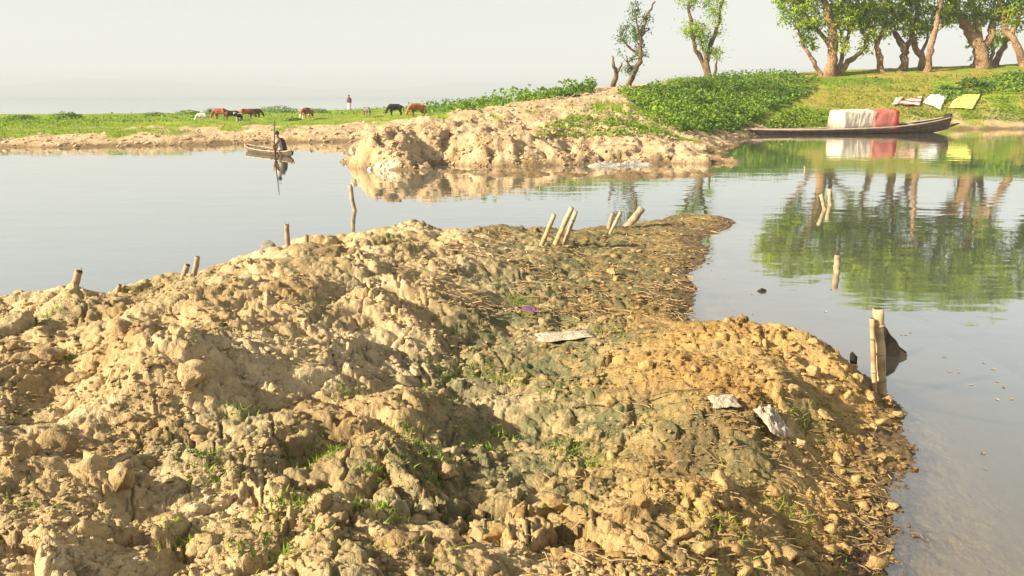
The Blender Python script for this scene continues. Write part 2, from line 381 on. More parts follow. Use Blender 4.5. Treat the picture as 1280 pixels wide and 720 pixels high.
def princ(n, l, c, rough=.8, normal=None, spec=.3):
    b = nd(n, 'ShaderNodeBsdfPrincipled')
    if isinstance(c, tuple): b.inputs['Base Color'].default_value = (*c, 1)
    else: l.new(c, b.inputs['Base Color'])
    if isinstance(rough, bpy.types.NodeSocket): l.new(rough, b.inputs['Roughness'])
    else: b.inputs['Roughness'].default_value = rough
    b.inputs['Specular IOR Level'].default_value = spec
    if normal: l.new(normal, b.inputs['Normal'])
    return b.outputs[0]
def bump(n, l, h, dist, strength=1.0):
    b = nd(n, 'ShaderNodeBump'); b.inputs['Distance'].default_value = dist; b.inputs['Strength'].default_value = strength; l.new(h, b.inputs['Height']); return b.outputs[0]
def plain(name, c1, c2, scale=6, rough=.75, bd=.01, spec=.3, coord='Object', detail=5):
    m, n, l = mat(name); tc = nd(n, 'ShaderNodeTexCoord').outputs[coord]
    f = noise(n, l, tc, scale, detail); c = ramp(n, l, f, [(.3, c1), (.7, c2)])
    f2 = noise(n, l, tc, scale*5, 4); out(n, l, princ(n, l, c, rough, bump(n, l, f2, bd), spec)); return m

def soil_near():
    m, n, l = mat('cracked river mud'); g = nd(n, 'ShaderNodeNewGeometry').outputs['Position']
    f1 = noise(n, l, g, 1.1, 5, .6, .3); f2 = noise(n, l, g, 7, 6, .7); f3 = noise(n, l, g, 45, 4, .7); f4 = noise(n, l, g, 150, 3, .6)
    dry = ramp(n, l, f1, [(.30, (.37, .245, .11)), (.50, (.56, .415, .215)), (.70, (.66, .525, .32))])
    org = ramp(n, l, f1, [(.30, (.31, .175, .05)), (.55, (.49, .315, .11)), (.75, (.60, .43, .20))])
    c = mixc(n, l, attr(n, 'warm'), dry, org)
    c = mixc(n, l, 1.0, c, ramp(n, l, f2, [(.25, (.50, .45, .40)), (.5, (.96, .95, .93)), (.75, (1.25, 1.22, 1.17))]), 'MULTIPLY')
    c = mixc(n, l, 1.0, c, ramp(n, l, f3, [(.25, (.68, .66, .62)), (.55, (1, 1, 1)), (.75, (1.18, 1.18, 1.16))]), 'MULTIPLY')
    moss_shade = mth(n, l, 'MULTIPLY', attr(n, 'moss_shade'), ramp(n, l, noise(n, l, g, 4.5, 6, .75), [(.36, (0, 0, 0)), (.54, (1, 1, 1))]))
    c = mixc(n, l, moss_shade, c, mixc(n, l, f3, (.085, .09, .04), (.20, .19, .09)))  # olive tone: moss, and shade painted into the soil colour
    wetc = mixc(n, l, f2, (.10, .062, .028), (.19, .125, .06))
    c = mixc(n, l, attr(n, 'wet'), c, wetc)
    c = mixc(n, l, attr(n, 'silt'), c, mixc(n, l, f2, (.36, .25, .12), (.52, .39, .21)))
    h = mth(n, l, 'ADD', mth(n, l, 'MULTIPLY', f3, .6), mth(n, l, 'MULTIPLY', f4, .25))
    rough = mth(n, l, 'SUBTRACT', .93, mth(n, l, 'MULTIPLY', attr(n, 'wet'), .35))
    out(n, l, princ(n, l, c, rough, bump(n, l, h, .035, .9), .25)); return m
def soil_far():
    m, n, l = mat('grass and bare earth'); g = nd(n, 'ShaderNodeNewGeometry').outputs['Position']
    f1 = noise(n, l, g, .12, 5, .6, .2); f2 = noise(n, l, g, .9, 6, .7); f3 = noise(n, l, g, 5, 5, .7)
    gr = ramp(n, l, f1, [(.3, (.12, .19, .014)), (.5, (.20, .27, .02)), (.7, (.28, .30, .03))])
    gr = mixc(n, l, 1.0, gr, ramp(n, l, f2, [(.28, (.6, .68, .6)), (.5, (1, 1, 1)), (.72, (1.35, 1.2, 1.05))]), 'MULTIPLY')
    gr = mixc(n, l, mth(n, l, 'MULTIPLY', attr(n, 'dryg'), .75), gr, mixc(n, l, f2, (.30, .20, .05), (.40, .30, .07)))
    so_ = ramp(n, l, f2, [(.25, (.36, .235, .115)), (.5, (.50, .36, .20)), (.75, (.58, .44, .28))])
    so_ = mixc(n, l, 1.0, so_, ramp(n, l, f3, [(.28, (.62, .58, .55)), (.52, (1, 1, 1)), (.75, (1.15, 1.15, 1.15))]), 'MULTIPLY')
    c = mixc(n, l, attr(n, 'bare'), gr, so_)
    c = mixc(n, l, attr(n, 'wet'), c, (.14, .088, .038))
    out(n, l, princ(n, l, c, .92, bump(n, l, f3, .12, .8), .2)); return m
def leafmat(name, ca, cb, tr=.35, rough=.55):
    m, n, l = mat(name); r = attr(n, 'rnd'); c = ramp(n, l, r, [(0, ca), (1, cb)])
    d = princ(n, l, c, rough, None, .3); t = nd(n, 'ShaderNodeBsdfTranslucent'); l.new(mixc(n, l, 1.0, c, (1.1, 1.25, .5), 'MULTIPLY'), t.inputs[0])
    x = nd(n, 'ShaderNodeMixShader'); x.inputs[0].default_value = tr; l.new(d, x.inputs[1]); l.new(t.outputs[0], x.inputs[2]); out(n, l, x.outputs[0]); return m
def watermat():
    m, n, l = mat('silty lake water'); g = nd(n, 'ShaderNodeNewGeometry').outputs['Position']
    mp = nd(n, 'ShaderNodeMapping'); l.new(g, mp.inputs[0]); mp.inputs['Scale'].default_value = (.55, 1.0, 1)
    h = mth(n, l, 'ADD', noise(n, l, mp.outputs[0], 1.1, 2, .5), mth(n, l, 'MULTIPLY', noise(n, l, mp.outputs[0], 4.0, 2, .5), .22))
    calm = ramp(n, l, noise(n, l, g, .06, 2), [(.40, (.25, .25, .25)), (.62, (1, 1, 1))])
    b = nd(n, 'ShaderNodeBump'); b.inputs['Distance'].default_value = .014; l.new(mth(n, l, 'MULTIPLY', h, calm), b.inputs['Height']); b.inputs['Strength'].default_value = .8
    gl = nd(n, 'ShaderNodeBsdfGlossy'); l.new(ramp(n, l, noise(n, l, g, .11, 4), [(.40, (.01, .01, .01)), (.65, (.055, .055, .055))]), gl.inputs['Roughness']); l.new(b.outputs[0], gl.inputs['Normal']); gl.inputs['Color'].default_value = (.97, .98, .97, 1)
    fr = nd(n, 'ShaderNodeLayerWeight'); fr.inputs['Blend'].default_value = .5; l.new(b.outputs[0], fr.inputs['Normal'])
    ff = mth(n, l, 'ADD', mth(n, l, 'MULTIPLY', mth(n, l, 'POWER', fr.outputs['Facing'], 1.85), .93), .05)
    body = nd(n, 'ShaderNodeBsdfDiffuse'); l.new(ramp(n, l, noise(n, l, g, .25, 3), [(.3, (.10, .110, .083)), (.7, (.13, .14, .11))]), body.inputs[0])
    tp = nd(n, 'ShaderNodeBsdfTransparent'); tp.inputs[0].default_value = (.82, .80, .68, 1)
    dm = nd(n, 'ShaderNodeMixShader'); l.new(attr(n, 'murk'), dm.inputs[0]); l.new(tp.outputs[0], dm.inputs[1]); l.new(body.outputs[0], dm.inputs[2])
    x = nd(n, 'ShaderNodeMixShader'); l.new(ff, x.inputs[0]); l.new(dm.outputs[0], x.inputs[1]); l.new(gl.outputs[0], x.inputs[2]); out(n, l, x.outputs[0]); return m
M = {}
M['near'] = soil_near(); M['far'] = soil_far(); M['water'] = watermat()
M['wood'] = plain('weathered stake wood', (.17, .12, .07), (.48, .37, .23), 6, .9, .004)
M['cut'] = plain('dark cut end', (.03, .02, .012), (.08, .055, .03), 20, .9, .004)
M['bamboo'] = plain('sun bleached bamboo', (.20, .13, .06), (.60, .45, .25), 5, .75, .003)
M['dark'] = plain('wet blackened wood', (.012, .010, .008), (.045, .032, .02), 9, .7, .006)
M['hull'] = plain('old tarred planks', (.055, .036, .024), (.15, .10, .065), 3, .8, .01)
M['rail'] = plain('pale worn rail', (.38, .27, .20), (.52, .40, .31), 3, .8, .006)
M['bark'] = plain('warm brown bark', (.12, .062, .03), (.54, .34, .18), 1.5, .95, .3)
M['bark2'] = plain('grey brown bark', (.08, .05, .03), (.28, .18, .10), 1.9, .95, .2)
M['leaf'] = leafmat('mango leaf', (.11, .21, .012), (.50, .56, .05), .45)
M['leaf2'] = leafmat('sparse leaf', (.045, .10, .02), (.13, .22, .04))
M['shrub'] = leafmat('shrub leaf', (.05, .125, .014), (.22, .33, .04), .32)
M['grass'] = leafmat('grass blade', (.10, .17, .014), (.24, .28, .03), .3)
M['sprig'] = leafmat('green sprig', (.07, .15, .012), (.26, .36, .03), .3)
M['straw'] = leafmat('straw litter', (.16, .10, .045), (.50, .36, .18), .05, .8)

# ------------------------------------------------------------------ water
az = np.radians(np.linspace(-75, 75, 260)); rr = np.r_[np.exp(np.linspace(math.log(1.5), math.log(24), 220)), np.exp(np.linspace(math.log(24.6), math.log(9000), 60))]
A, R = np.meshgrid(az, rr); X = np.sin(A)*R; Y = np.cos(A)*R
dep = np.full(X.shape, 2.0); nearm = R < 24; dep[nearm] = -ground_near(X[nearm], Y[nearm], False)
murk = 1-np.exp(-np.clip(dep, 0, 3)/.62); murk = np.clip(murk+.03, 0, 1)
me = mesh_np('water', np.c_[X.ravel(), Y.ravel(), np.zeros(X.size)], grid_faces(*X.shape), {'murk': murk.ravel()})
add('water', me, M['water'], kind='structure', label='calm pale grey lake water')

# ------------------------------------------------------------------ near mound mesh
az = np.radians(np.linspace(-46, 46, 900)); rr = np.exp(np.linspace(math.log(1.4), math.log(21), 840))
A, R = np.meshgrid(az, rr); X = np.sin(A)*R; Y = np.cos(A)*R; Z = base_n(X, Y); mk = Z > -.8; Z[mk] = ground_near(X[mk], Y[mk])
def near_attrs(X, Y, Z):
    B = base_n(X, Y)
    wet = sstep(.13, .0, Z+.05*perlin(X*3, Y*3, 91))*sstep(4, -2, X*0+0)  # waterline band
    wet = np.maximum(sstep(.13, .01, Z+.06*perlin(X*3, Y*3, 91)), .75*sstep(.25, .55, perlin(X*1.3+4, Y*1.3, 97))*sstep(.5, 1.2, X)*sstep(.6, .3, Z))
    warm = np.clip(sstep(-.6, 1.3, X-.02*Y+.5*perlin(X*.8, Y*.8, 92)), 0, 1)*.9+.05
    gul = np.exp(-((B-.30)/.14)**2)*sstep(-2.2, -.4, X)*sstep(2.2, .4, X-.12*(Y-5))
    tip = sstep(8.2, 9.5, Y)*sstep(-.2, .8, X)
    moss_shade = np.clip(.5*sstep(.0, .4, perlin(X*1.1, Y*1.1, 93))+.85*gul+.75*tip, 0, 1)  # noise patches paint a grey-olive shade hue, besides moss in the gully
    return {'wet': wet.ravel(), 'warm': warm.ravel(), 'moss_shade': moss_shade.ravel(), 'silt': sstep(-.005, -.06, Z).ravel()}
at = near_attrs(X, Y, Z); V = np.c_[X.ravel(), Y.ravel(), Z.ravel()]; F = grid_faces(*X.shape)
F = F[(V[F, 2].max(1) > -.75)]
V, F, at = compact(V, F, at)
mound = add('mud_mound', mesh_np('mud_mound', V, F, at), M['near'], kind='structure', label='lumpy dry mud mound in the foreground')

# ------------------------------------------------------------------ far land mesh
az = np.radians(np.linspace(-50, 50, 600)); rr = np.r_[np.exp(np.linspace(math.log(21.3), math.log(120), 370)), np.exp(np.linspace(math.log(124), math.log(9000), 36))]
A, R = np.meshgrid(az, rr); X = np.sin(A)*R; Y = np.cos(A)*R; Z = ground_far(X, Y, False); mk = (Z > -.6) & (Y < 135); Z[mk] = ground_far(X[mk], Y[mk])
B = bare_mask(X, np.minimum(Y, 214)); wet = sstep(.26, .05, Z+.12*perlin(X*.8, Y*.8, 95))*.85
dryg = sstep(12, 26, X)*sstep(-.3, .3, fbm(X*.25, Y*.2, 96, 3)+.1)
me = mesh_np('ground', np.c_[X.ravel(), Y.ravel(), Z.ravel()], grid_faces(*X.shape), {'bare': B.ravel(), 'wet': wet.ravel(), 'dryg': dryg.ravel()})
ground = add('ground', me, M['far'], kind='structure', label='grassy far bank with eroded bare mud bluff')

# ------------------------------------------------------------------ far hills
m_, n_, l_ = mat('far wooded hills'); out(n_, l_, princ(n_, l_, ramp(n_, l_, noise(n_, l_, nd(n_, 'ShaderNodeNewGeometry').outputs['Position'], .004, 5), [(.3, (.05, .075, .05)), (.7, (.10, .12, .08))]), .95)); M['hill'] = m_
az = np.radians(np.linspace(-48, 48, 240)); rr = np.linspace(4300, 6200, 26); A, R = np.meshgrid(az, rr); X = np.sin(A)*R; Y = np.cos(A)*R
u = np.tan(A); hh = .8*(85+60*perlin(u*4.0+2.2, u*0+.3, 101)+26*perlin(u*11, u*0+.7, 102)+8*perlin(u*37, u*0, 103)+90*sstep(-.05, .30, u))
prof = np.sin(np.clip((R-4300)/1900, 0, 1)*math.pi)**.8
Zh = hh*prof*(1+.12*perlin(X*.002, Y*.002, 104))-2
add('hills', mesh_np('hills', np.c_[X.ravel(), Y.ravel(), Zh.ravel()], grid_faces(*X.shape)), M['hill'], kind='structure', label='faint hills fading in the haze')

# ------------------------------------------------------------------ clods lying on the mound
def ico(sub):
    bm = bmesh.new(); bmesh.ops.create_icosphere(bm, subdivisions=sub, radius=1.0); bm.verts.ensure_lookup_table()
    V = np.array([v.co[:] for v in bm.verts]); F = np.array([[v.index for v in f.verts] for f in bm.faces]); bm.free(); return V, F
def lumpy(V, seed, amp=.3):
    r = np.random.default_rng(seed); W = V.copy()
    for k in range(12):                                          # knock flat facets off, then roughen
        d = r.normal(size=3); d /= np.linalg.norm(d); c = r.uniform(.42, .8); t = W @ d
        W = W-np.outer(np.clip(t-c, 0, None)*.85, d)
    s_ = seed*13
    amp = amp*.9; nz = perlin(V[:, 0]*1.7+V[:, 2]*1.1+s_, V[:, 1]*1.7-V[:, 2]*.9, seed)+.5*perlin(V[:, 0]*4+V[:, 2]*3, V[:, 1]*4-V[:, 2]*2.6+s_, seed+1)+.35*perlin(V[:, 0]*9+V[:, 2]*6, V[:, 1]*9-V[:, 2]*7+s_, seed+2)-.45*np.abs(perlin(V[:, 0]*2.6+V[:, 2]*2, V[:, 1]*2.6-V[:, 2]*1.7+s_, seed+5))
    return W*(1+amp*nz)[:, None]*np.array([1, r.uniform(.7, 1), r.uniform(.55, .8)])
V3, F3 = ico(3); V2, F2 = ico(2)
def clodmesh(k, big, warm):
    V, F = (V3, F3) if big else (V2, F2)
    me = mesh_np('clod', lumpy(V, 300+k, .36), F, {'warm': np.full(len(V), warm)}); me.materials.append(M['near']); return me
CB = [[clodmesh(k, True, w) for k in range(9)] for w in (.1, .7)]; CS = [[clodmesh(20+k, False, w) for k in range(10)] for w in (.1, .7)]
def put_clod(px, py, wpx, me, zz=.25):
    p = hitn(px, py)
    if np.isnan(p).any() or p[2] < -.03: return
    d = math.hypot(p[0], p[1]); r = wpx/2/FPX*math.hypot(d, CAMZ-p[2])
    o = add('clod', me, None, mound, (p[0], p[1], p[2]+r*zz)); o.scale = (r, r*random.uniform(.8, 1.1), r*random.uniform(.85, 1.15))
    o.rotation_euler = (random.uniform(-.4, .4), random.uniform(-.4, .4), random.uniform(0, 6.3))
BIGC = [(690,632,44),(650,640,30),(622,660,58),(598,645,34),(612,612,36),(500,695,64),(520,640,40),(560,690,50),(455,640,26),(425,660,24),(640,610,30),(620,700,60),
        (700,690,40),(735,672,32),(905,612,48),(935,660,46),(880,690,40),(965,625,30),(880,640,34),(1000,560,24),(975,560,26),(1000,600,22),(1045,610,22),(1050,575,24),
        (815,690,42),(850,665,36),(770,700,52),(800,640,30),(660,338,16),(765,344,22),(835,340,14),(808,465,26),(760,515,30),(770,350,18),(790,400,14),(680,440,16),
        (300,505,34),(285,480,30),(310,470,26),(60,455,54),(30,465,44),(100,470,40),(150,610,56),(120,600,46),(175,600,36),(60,565,70),(30,580,44),(250,625,40),(330,560,30),
        (390,595,28),(360,640,30),(410,690,34),(260,690,44),(240,480,60),(150,430,40),(220,425,30),(120,440,26),(430,520,30),(470,530,26),(520,470,26),(500,500,24),(560,560,30),
        (560,600,34),(590,580,26),(490,455,24),(470,470,20),(540,430,22),(720,590,26),(860,520,24),(930,500,26),(990,490,24),(1015,470,28),(1040,490,26),(1060,500,24),(1030,525,26),
        (985,445,20),(955,430,18),(900,425,16),(1090,540,18),(1100,575,18),(1070,600,20),(1040,650,24),(1090,640,18),(1010,690,26),(1060,690,22),(960,710,30),(1085,500,26),(1110,505,22),(1120,520,18),(1070,482,22),(1055,470,20)]
for i, (a, b, w) in enumerate(BIGC): put_clod(a, b, w*.92, CB[a > 620][i % 9], .12)
k = 0
while k < 205:
    a = random.uniform(-40, 1120); b = 720-420*random.random()**1.5
    w = random.uniform(10, 26)*(.45+.8*(b-280)/440)
    if a > 1000 and b < 430: continue
    put_clod(a, b, max(w, 8), random.choice(CS[a > 620]), .1); k += 1

# crumbs too many to count: one part
def scatter_near(n, ymin=270, pw=1.0, x0=-60, x1=1160):
    px = RNG.uniform(x0, x1, n); py = 735-(735-ymin)*RNG.random(n)**pw
    p = hit(px, py, ground_near, 1.5, 20, 150); p = p[~np.isnan(p[:, 0])]; p[:, 2] = ground_near(p[:, 0], p[:, 1]); return p
V0, F0 = ico(1)
pts = scatter_near(30000); pts = pts[(pts[:, 2] > -.03)]
cl = perlin(pts[:, 0]*1.6, pts[:, 1]*1.6, 201)+.5*perlin(pts[:, 0]*5, pts[:, 1]*5, 202)+.25*(pts[:, 0] > .3); pts = pts[cl > -.05][:9000]
n = len(pts); dist = np.hypot(pts[:, 0], pts[:, 1]); sz = (.006+.020*RNG.random(n)**2.2)*np.clip(dist/4.5, .8, 1.9)
VAR = [lumpy(V0, 400+k, .35) for k in range(12)]
vi = RNG.integers(0, 12, n); ang = RNG.uniform(0, 6.28, n)
W = np.stack(VAR)[vi]*sz[:, None, None]; c, s_ = np.cos(ang)[:, None], np.sin(ang)[:, None]
W = np.stack([W[..., 0]*c-W[..., 1]*s_, W[..., 0]*s_+W[..., 1]*c, W[..., 2]*.75], -1)+pts[:, None]+np.array([0, 0, .3])*sz[:, None, None]
FF = (F0[None]+(np.arange(n)*len(V0))[:, None, None]).reshape(-1, 3); VV = W.reshape(-1, 3)
at = near_attrs(VV[:, 0], VV[:, 1], VV[:, 2]+.03); at['moss_shade'] *= .4
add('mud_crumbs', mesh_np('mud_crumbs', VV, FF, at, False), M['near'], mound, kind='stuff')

# ------------------------------------------------------------------ leaf and blade builders
def leaves(C, size, up=.35, seed=1, asp=.42, drop=0.0):
    r = np.random.default_rng(seed); n = len(C); size = np.broadcast_to(size, (n,))
    N = r.normal(size=(n, 3)); N[:, 2] = np.abs(N[:, 2])+up; N /= np.linalg.norm(N, axis=1)[:, None]
    T = r.normal(size=(n, 3)); T[:, 2] -= drop; T -= N*(T*N).sum(1)[:, None]; T /= np.linalg.norm(T, axis=1)[:, None]; S = np.cross(N, T)
    L = size*r.uniform(.7, 1.25, n); w = L*asp
    a = C-T*L[:, None]*.5; b = C+S*w[:, None]*.5+N*(w*.15)[:, None]; c_ = C+T*L[:, None]*.5-N*(L*.12)[:, None]; d = C-S*w[:, None]*.5+N*(w*.15)[:, None]
    V = np.stack([a, b, c_, d], 1).reshape(-1, 3); F = np.arange(n*4).reshape(n, 4)
    return V, F, np.repeat(np.clip(r.normal(.5, .22, n), 0, 1), 4)
def blades(P, hgt, seed=1, wid=.06, lean=.5):
    r = np.random.default_rng(seed); n = len(P); h_ = np.broadcast_to(hgt, (n,))*r.uniform(.5, 1.2, n); a = r.uniform(0, 6.28, n); b = r.uniform(0, 6.28, n); le = r.uniform(0, lean, n)
    S = np.c_[np.cos(a), np.sin(a), np.zeros(n)]; D = np.c_[np.cos(b)*le, np.sin(b)*le, np.sqrt(1-np.minimum(le, .95)**2)]
    w = h_*wid; base = P-np.array([0, 0, .02])
    mid = base+D*(h_*.55)[:, None]; tip = base+(D+np.c_[D[:, :2]*.6, -.15*le])*h_[:, None]
    V = np.stack([base-S*w[:, None], base+S*w[:, None], mid+S*(w*.8)[:, None], tip, mid-S*(w*.8)[:, None]], 1).reshape(-1, 3)
    i = np.arange(n)[:, None]*5; F = np.concatenate([i+np.array([[0, 1, 2, 4]])]); T3 = i+np.array([[4, 2, 3, 3]])
    F = np.concatenate([F, T3]); return V, F, np.repeat(r.random(n), 5)
def bladesmesh(name, P, hgt, seed=1, wid=.06, lean=.5):
    V, F, R_ = blades(P, hgt, seed, wid, lean); q = F[:len(P)]; t = F[len(P):, :3]
    me = bpy.data.meshes.new(name); n = len(V)
    tri = np.concatenate([q[:, [0, 1, 2]], q[:, [0, 2, 3]], t]); return mesh_np(name, V, tri, {'rnd': R_}, False)

# ------------------------------------------------------------------ trees: stems traced as pixel points, set at their own distance
def tree_stem(b, pts, w0, d, tips, mi=0, zlow=None):
    """pts in pixels; w0 = base width in pixels"""
    q = []; dd = d
    for i, (x, y) in enumerate(pts):
        if i: dd += random.uniform(-.5, .5)
        p = Vector(atD(x, y, dd)); q.append(p)
    if zlow is not None: q[0].z = min(q[0].z, zlow)
    fine = []
    for i in range(len(q)-1):
        p0 = q[max(i-1, 0)]; p1 = q[i]; p2 = q[i+1]; p3 = q[min(i+2, len(q)-1)]
        for k in range(4):
            t = k/4; fine.append(.5*((2*p1)+(p2-p0)*t+(2*p0-5*p1+4*p2-p3)*t*t+(3*p1-p0-3*p2+p3)*t**3))
    fine.append(q[-1]); L = len(fine)
    for i in range(1, L-1): fine[i] += Vector((random.gauss(0, .08), random.gauss(0, .08), 0))*min(1, (w0/11)**1.5); s = d/FPX
    rad = [max(.035, .82* s*w0/2*((1-i/(L-1))**.8*.78+.22)*(1.35 if i == 0 else 1.12 if i == 1 else 1)*random.uniform(.9, 1.1)) for i in range(L)]
    b.tube(fine, rad, 9, True, mi, None, .16); tips.append((fine, rad)); return fine, rad
def twigs(b, tips, n, ln, mi=0, up=.5):
    ends = []
    for fine, rad in tips:
        L = len(fine)
        for k in range(n):
            i = random.randint(int(L*.45), L-1); p = fine[i]; r = rad[i]*.5
            d = Vector((random.gauss(0, 1), random.gauss(0, 1), random.gauss(up, .6))).normalized(); l = ln*random.uniform(.5, 1.3)
            a = [p]
            for j in range(3):
                d = (d+Vector((random.gauss(0, .3), random.gauss(0, .3), random.gauss(.05, .25)))).normalized(); a.append(a[-1]+d*l/3)
            b.tube(a, [max(.03, r), max(.025, r*.7), max(.02, r*.45), .015], 5, True, mi); ends += a[1:]
    return ends
def crown_pts(d, blobs, ends, seed, per=26, rad=.42, dpx=.9):
    r = np.random.default_rng(seed); C = []
    for cx, cy, rx, ry, nc in blobs:
        c = atD(cx, cy, d); s = d/FPX
        for k in range(int(nc*(.62 if cy > -5 else 1)) if d > 70 and cx > 950 else nc):
            v = r.normal(size=3); v /= np.linalg.norm(v); v *= r.random()**.4
            C.append(c+v*np.array([rx*s, (rx+ry)*.5*s*dpx, ry*s]))
    for e in ends: 
        if r.random() < .7: C.append(np.array(e)+r.normal(size=3)*.12)
    P = []
    for c in C:
        k = int(per*r.uniform(.5, 1.5)); q = r.normal(size=(k, 3))*rad*r.uniform(.6, 1.3)*np.array([1, 1, .75]); P.append(c+q)
    return np.concatenate(P)
def tree(name, stems, blobs, d, label, bark='bark', leaf='leaf', tw=(4, 1.6), per=40, rad=.36, lsz=.38, seed=1, base=None, group=None, drop=.8):
    bx, by = base or stems[0][0][0]; p = hitf(bx, by+3) if False else atD(bx, by, d)
    zg = float(ground_far(np.array([p[0]]), np.array([p[1]]))[0])
    root = add(name, None, None, None, (p[0], p[1], zg), label, 'tree', group)
    b = MB(); tips = []
    for pts, w in stems: tree_stem(b, pts, w, d, tips, 0, zg-.25 if abs(pts[0][1]-by) < 6 else None)
    ends = twigs(b, tips, *tw) if tw[0] else []
    me = b.mesh('trunk'); o = add('trunk', me, M[bark], root); o.matrix_parent_inverse = Matrix.Translation(-Vector(root.location))
    if blobs:
        C = crown_pts(d, blobs, ends, seed, per, rad); V, F, R_ = leaves(C, lsz, .3, seed, .42, drop); R_ = np.clip(R_*.7+.12+np.repeat(.55*perlin(C[:, 0]*.9+C[:, 1]*.5, C[:, 2]*.9, seed), 4), 0, 1)
        o = add('crown', mesh_np('crown', V, F, {'rnd': R_}, False), M[leaf], root); o.matrix_parent_inverse = Matrix.Translation(-Vector(root.location))
    return root
G = 'broad trees along the top of the bank'
tree('bank_tree', [([(1036,97),(1040,75),(1042,50),(1036,20),(1028,-15),(1022,-45)], 17), ([(1028,96),(1018,78),(1007,62),(1000,44),(992,20)], 7), ([(1046,97),(1057,80),(1072,69),(1083,56),(1078,36),(1066,20),(1060,-15)], 10),
      ([(1044,93),(1052,72),(1060,46),(1070,15),(1078,-25)], 8), ([(1040,60),(1024,40),(1008,18),(990,0)], 7)],
     [(1000,20,24,26,30),(1012,45,12,14,12),(1030,-20,52,34,90),(1060,12,26,20,30),(995,-15,28,22,30),(1032,22,18,16,14),(1076,18,16,18,14)], 75.3, 'leftmost big leafy tree with several stems splaying from one foot', seed=11, base=(1036,96), group=G)
tree('bank_tree', [([(1103,94),(1099,72),(1096,54),(1090,34),(1082,10),(1078,-30)], 10), ([(1096,54),(1106,32),(1110,5),(1112,-40)], 7), ([(1090,36),(1076,30),(1066,24)], 5)],
     [(1092,14,24,22,34),(1096,-30,36,30,60),(1104,38,9,10,6),(1080,30,10,10,8)], 76, 'slim single trunk second from the left in the tree row', seed=12, group=G)
tree('bank_tree', [([(1127,93),(1131,74),(1130,58),(1121,44),(1117,20),(1114,-30)], 13), ([(1131,60),(1141,44),(1146,10),(1150,-40),(1152,-75)], 9)],
     [(1122,22,17,20,26),(1134,-30,36,34,64),(1142,34,10,9,8),(1130,-75,34,24,44)], 76.4, 'dark crooked trunk third from the left in the tree row', bark='bark2', seed=13, group=G)
tree('bank_tree', [([(1154,92),(1151,72),(1144,56),(1140,34),(1138,5),(1136,-50)], 11), ([(1150,70),(1158,52),(1162,36)], 6)],
     [(1150,22,18,18,20),(1146,-15,26,24,34),(1158,34,8,8,6)], 77, 'brown trunk leaning left close beside a paler upright one', seed=14, group=G)
tree('bank_tree', [([(1161,91),(1163,64),(1168,42),(1174,15),(1179,-20),(1180,-60)], 10), ([(1168,42),(1176,34),(1180,24)], 4)],
     [(1172,-22,24,20,32),(1186,-62,32,28,56),(1160,4,12,10,8)], 75.6, 'pale upright trunk fifth in the tree row, bare up to the frame top', seed=15, group=G)
tree('bank_tree', [([(1226,86),(1225,62),(1216,46),(1206,30),(1194,14),(1186,-25)], 22), ([(1228,64),(1238,47),(1243,26),(1250,0),(1254,-45)], 13), ([(1226,62),(1222,34),(1214,8),(1212,-40),(1214,-80)], 13), ([(1232,84),(1240,70),(1243,58)], 8)],
     [(1190,16,18,16,26),(1222,28,16,12,14),(1236,10,22,16,24),(1214,-35,46,36,95),(1240,-80,40,24,50),(1196,-70,30,24,40)], 77, 'thickest tree of the row, with a wide forked orange trunk', seed=16, group=G)
tree('bank_tree', [([(1244,84),(1250,66),(1257,52),(1256,36),(1253,10),(1256,-40)], 10)],
     [(1258,12,16,16,18),(1262,-30,28,26,42)], 78.5, 'thin bent trunk just right of the thickest tree', seed=17, group=G)
tree('bank_tree', [([(1279,82),(1272,58),(1260,38),(1252,16),(1248,-20),(1244,-60)], 11), ([(1264,44),(1272,24),(1284,5),(1292,-30)], 8)],
     [(1272,8,20,16,26),(1280,-40,44,36,80),(1290,-85,34,22,40),(1268,26,9,7,6)], 76, 'rightmost trunk in view, leaning left at the frame edge', seed=18, group=G)
tree('bank_tree', [([(1345,82),(1348,55),(1352,20),(1346,-30),(1350,-70)], 15), ([(1347,60),(1330,30),(1318,0)], 9)],
     [(1335,0,34,26,50),(1350,-50,44,38,90)], 78, 'leafy tree standing just beyond the right frame edge', seed=19, group=G)
tree('sparse_tree', [([(785,108),(791,92),(800,72),(803,46),(808,22),(819,2)], 9), ([(800,70),(790,62),(780,52),(775,42),(786,33)], 4), ([(803,52),(797,34),(794,10)], 4), ([(793,90),(786,82),(783,70)], 5)],
     [(795,42,6,14,12),(794,14,4,8,9),(788,88,7,6,8),(801,60,5,12,9),(778,50,4,8,5),(806,30,4,10,5)], 61.5, 'lopped thin tree with sparse leaves left of the leafier lone tree', leaf='leaf2', bark='bark2', tw=(4, .8), per=20, rad=.22, lsz=.2, seed=21)
tree('tree_snag', [([(766,110),(770,92),(768,82),(765,70)], 8), ([(770,93),(776,84),(778,78)], 5)], [], 60.5, 'short leafless snag beside the lopped thin tree', bark='bark2', tw=(0, 0), seed=22)
tree('lone_tree', [([(886,98),(878,76),(868,58),(864,32),(862,6),(868,-15)], 8), ([(887,98),(884,72),(889,54),(896,36),(900,15),(904,-10)], 9), ([(893,99),(895,82),(896,72)], 5), ([(884,74),(878,58),(876,46)], 5)],
     [(866,36,16,11,34),(880,46,9,14,20),(857,0,16,7,20),(893,6,14,13,32),(891,66,9,7,14),(893,26,4,4,4),(880,-12,26,8,26)], 73.5, 'lone two stemmed tree with loose leaf clumps above the shrubs', leaf='leaf', bark='bark2', tw=(4, .8), per=22, rad=.3, lsz=.22, seed=23)

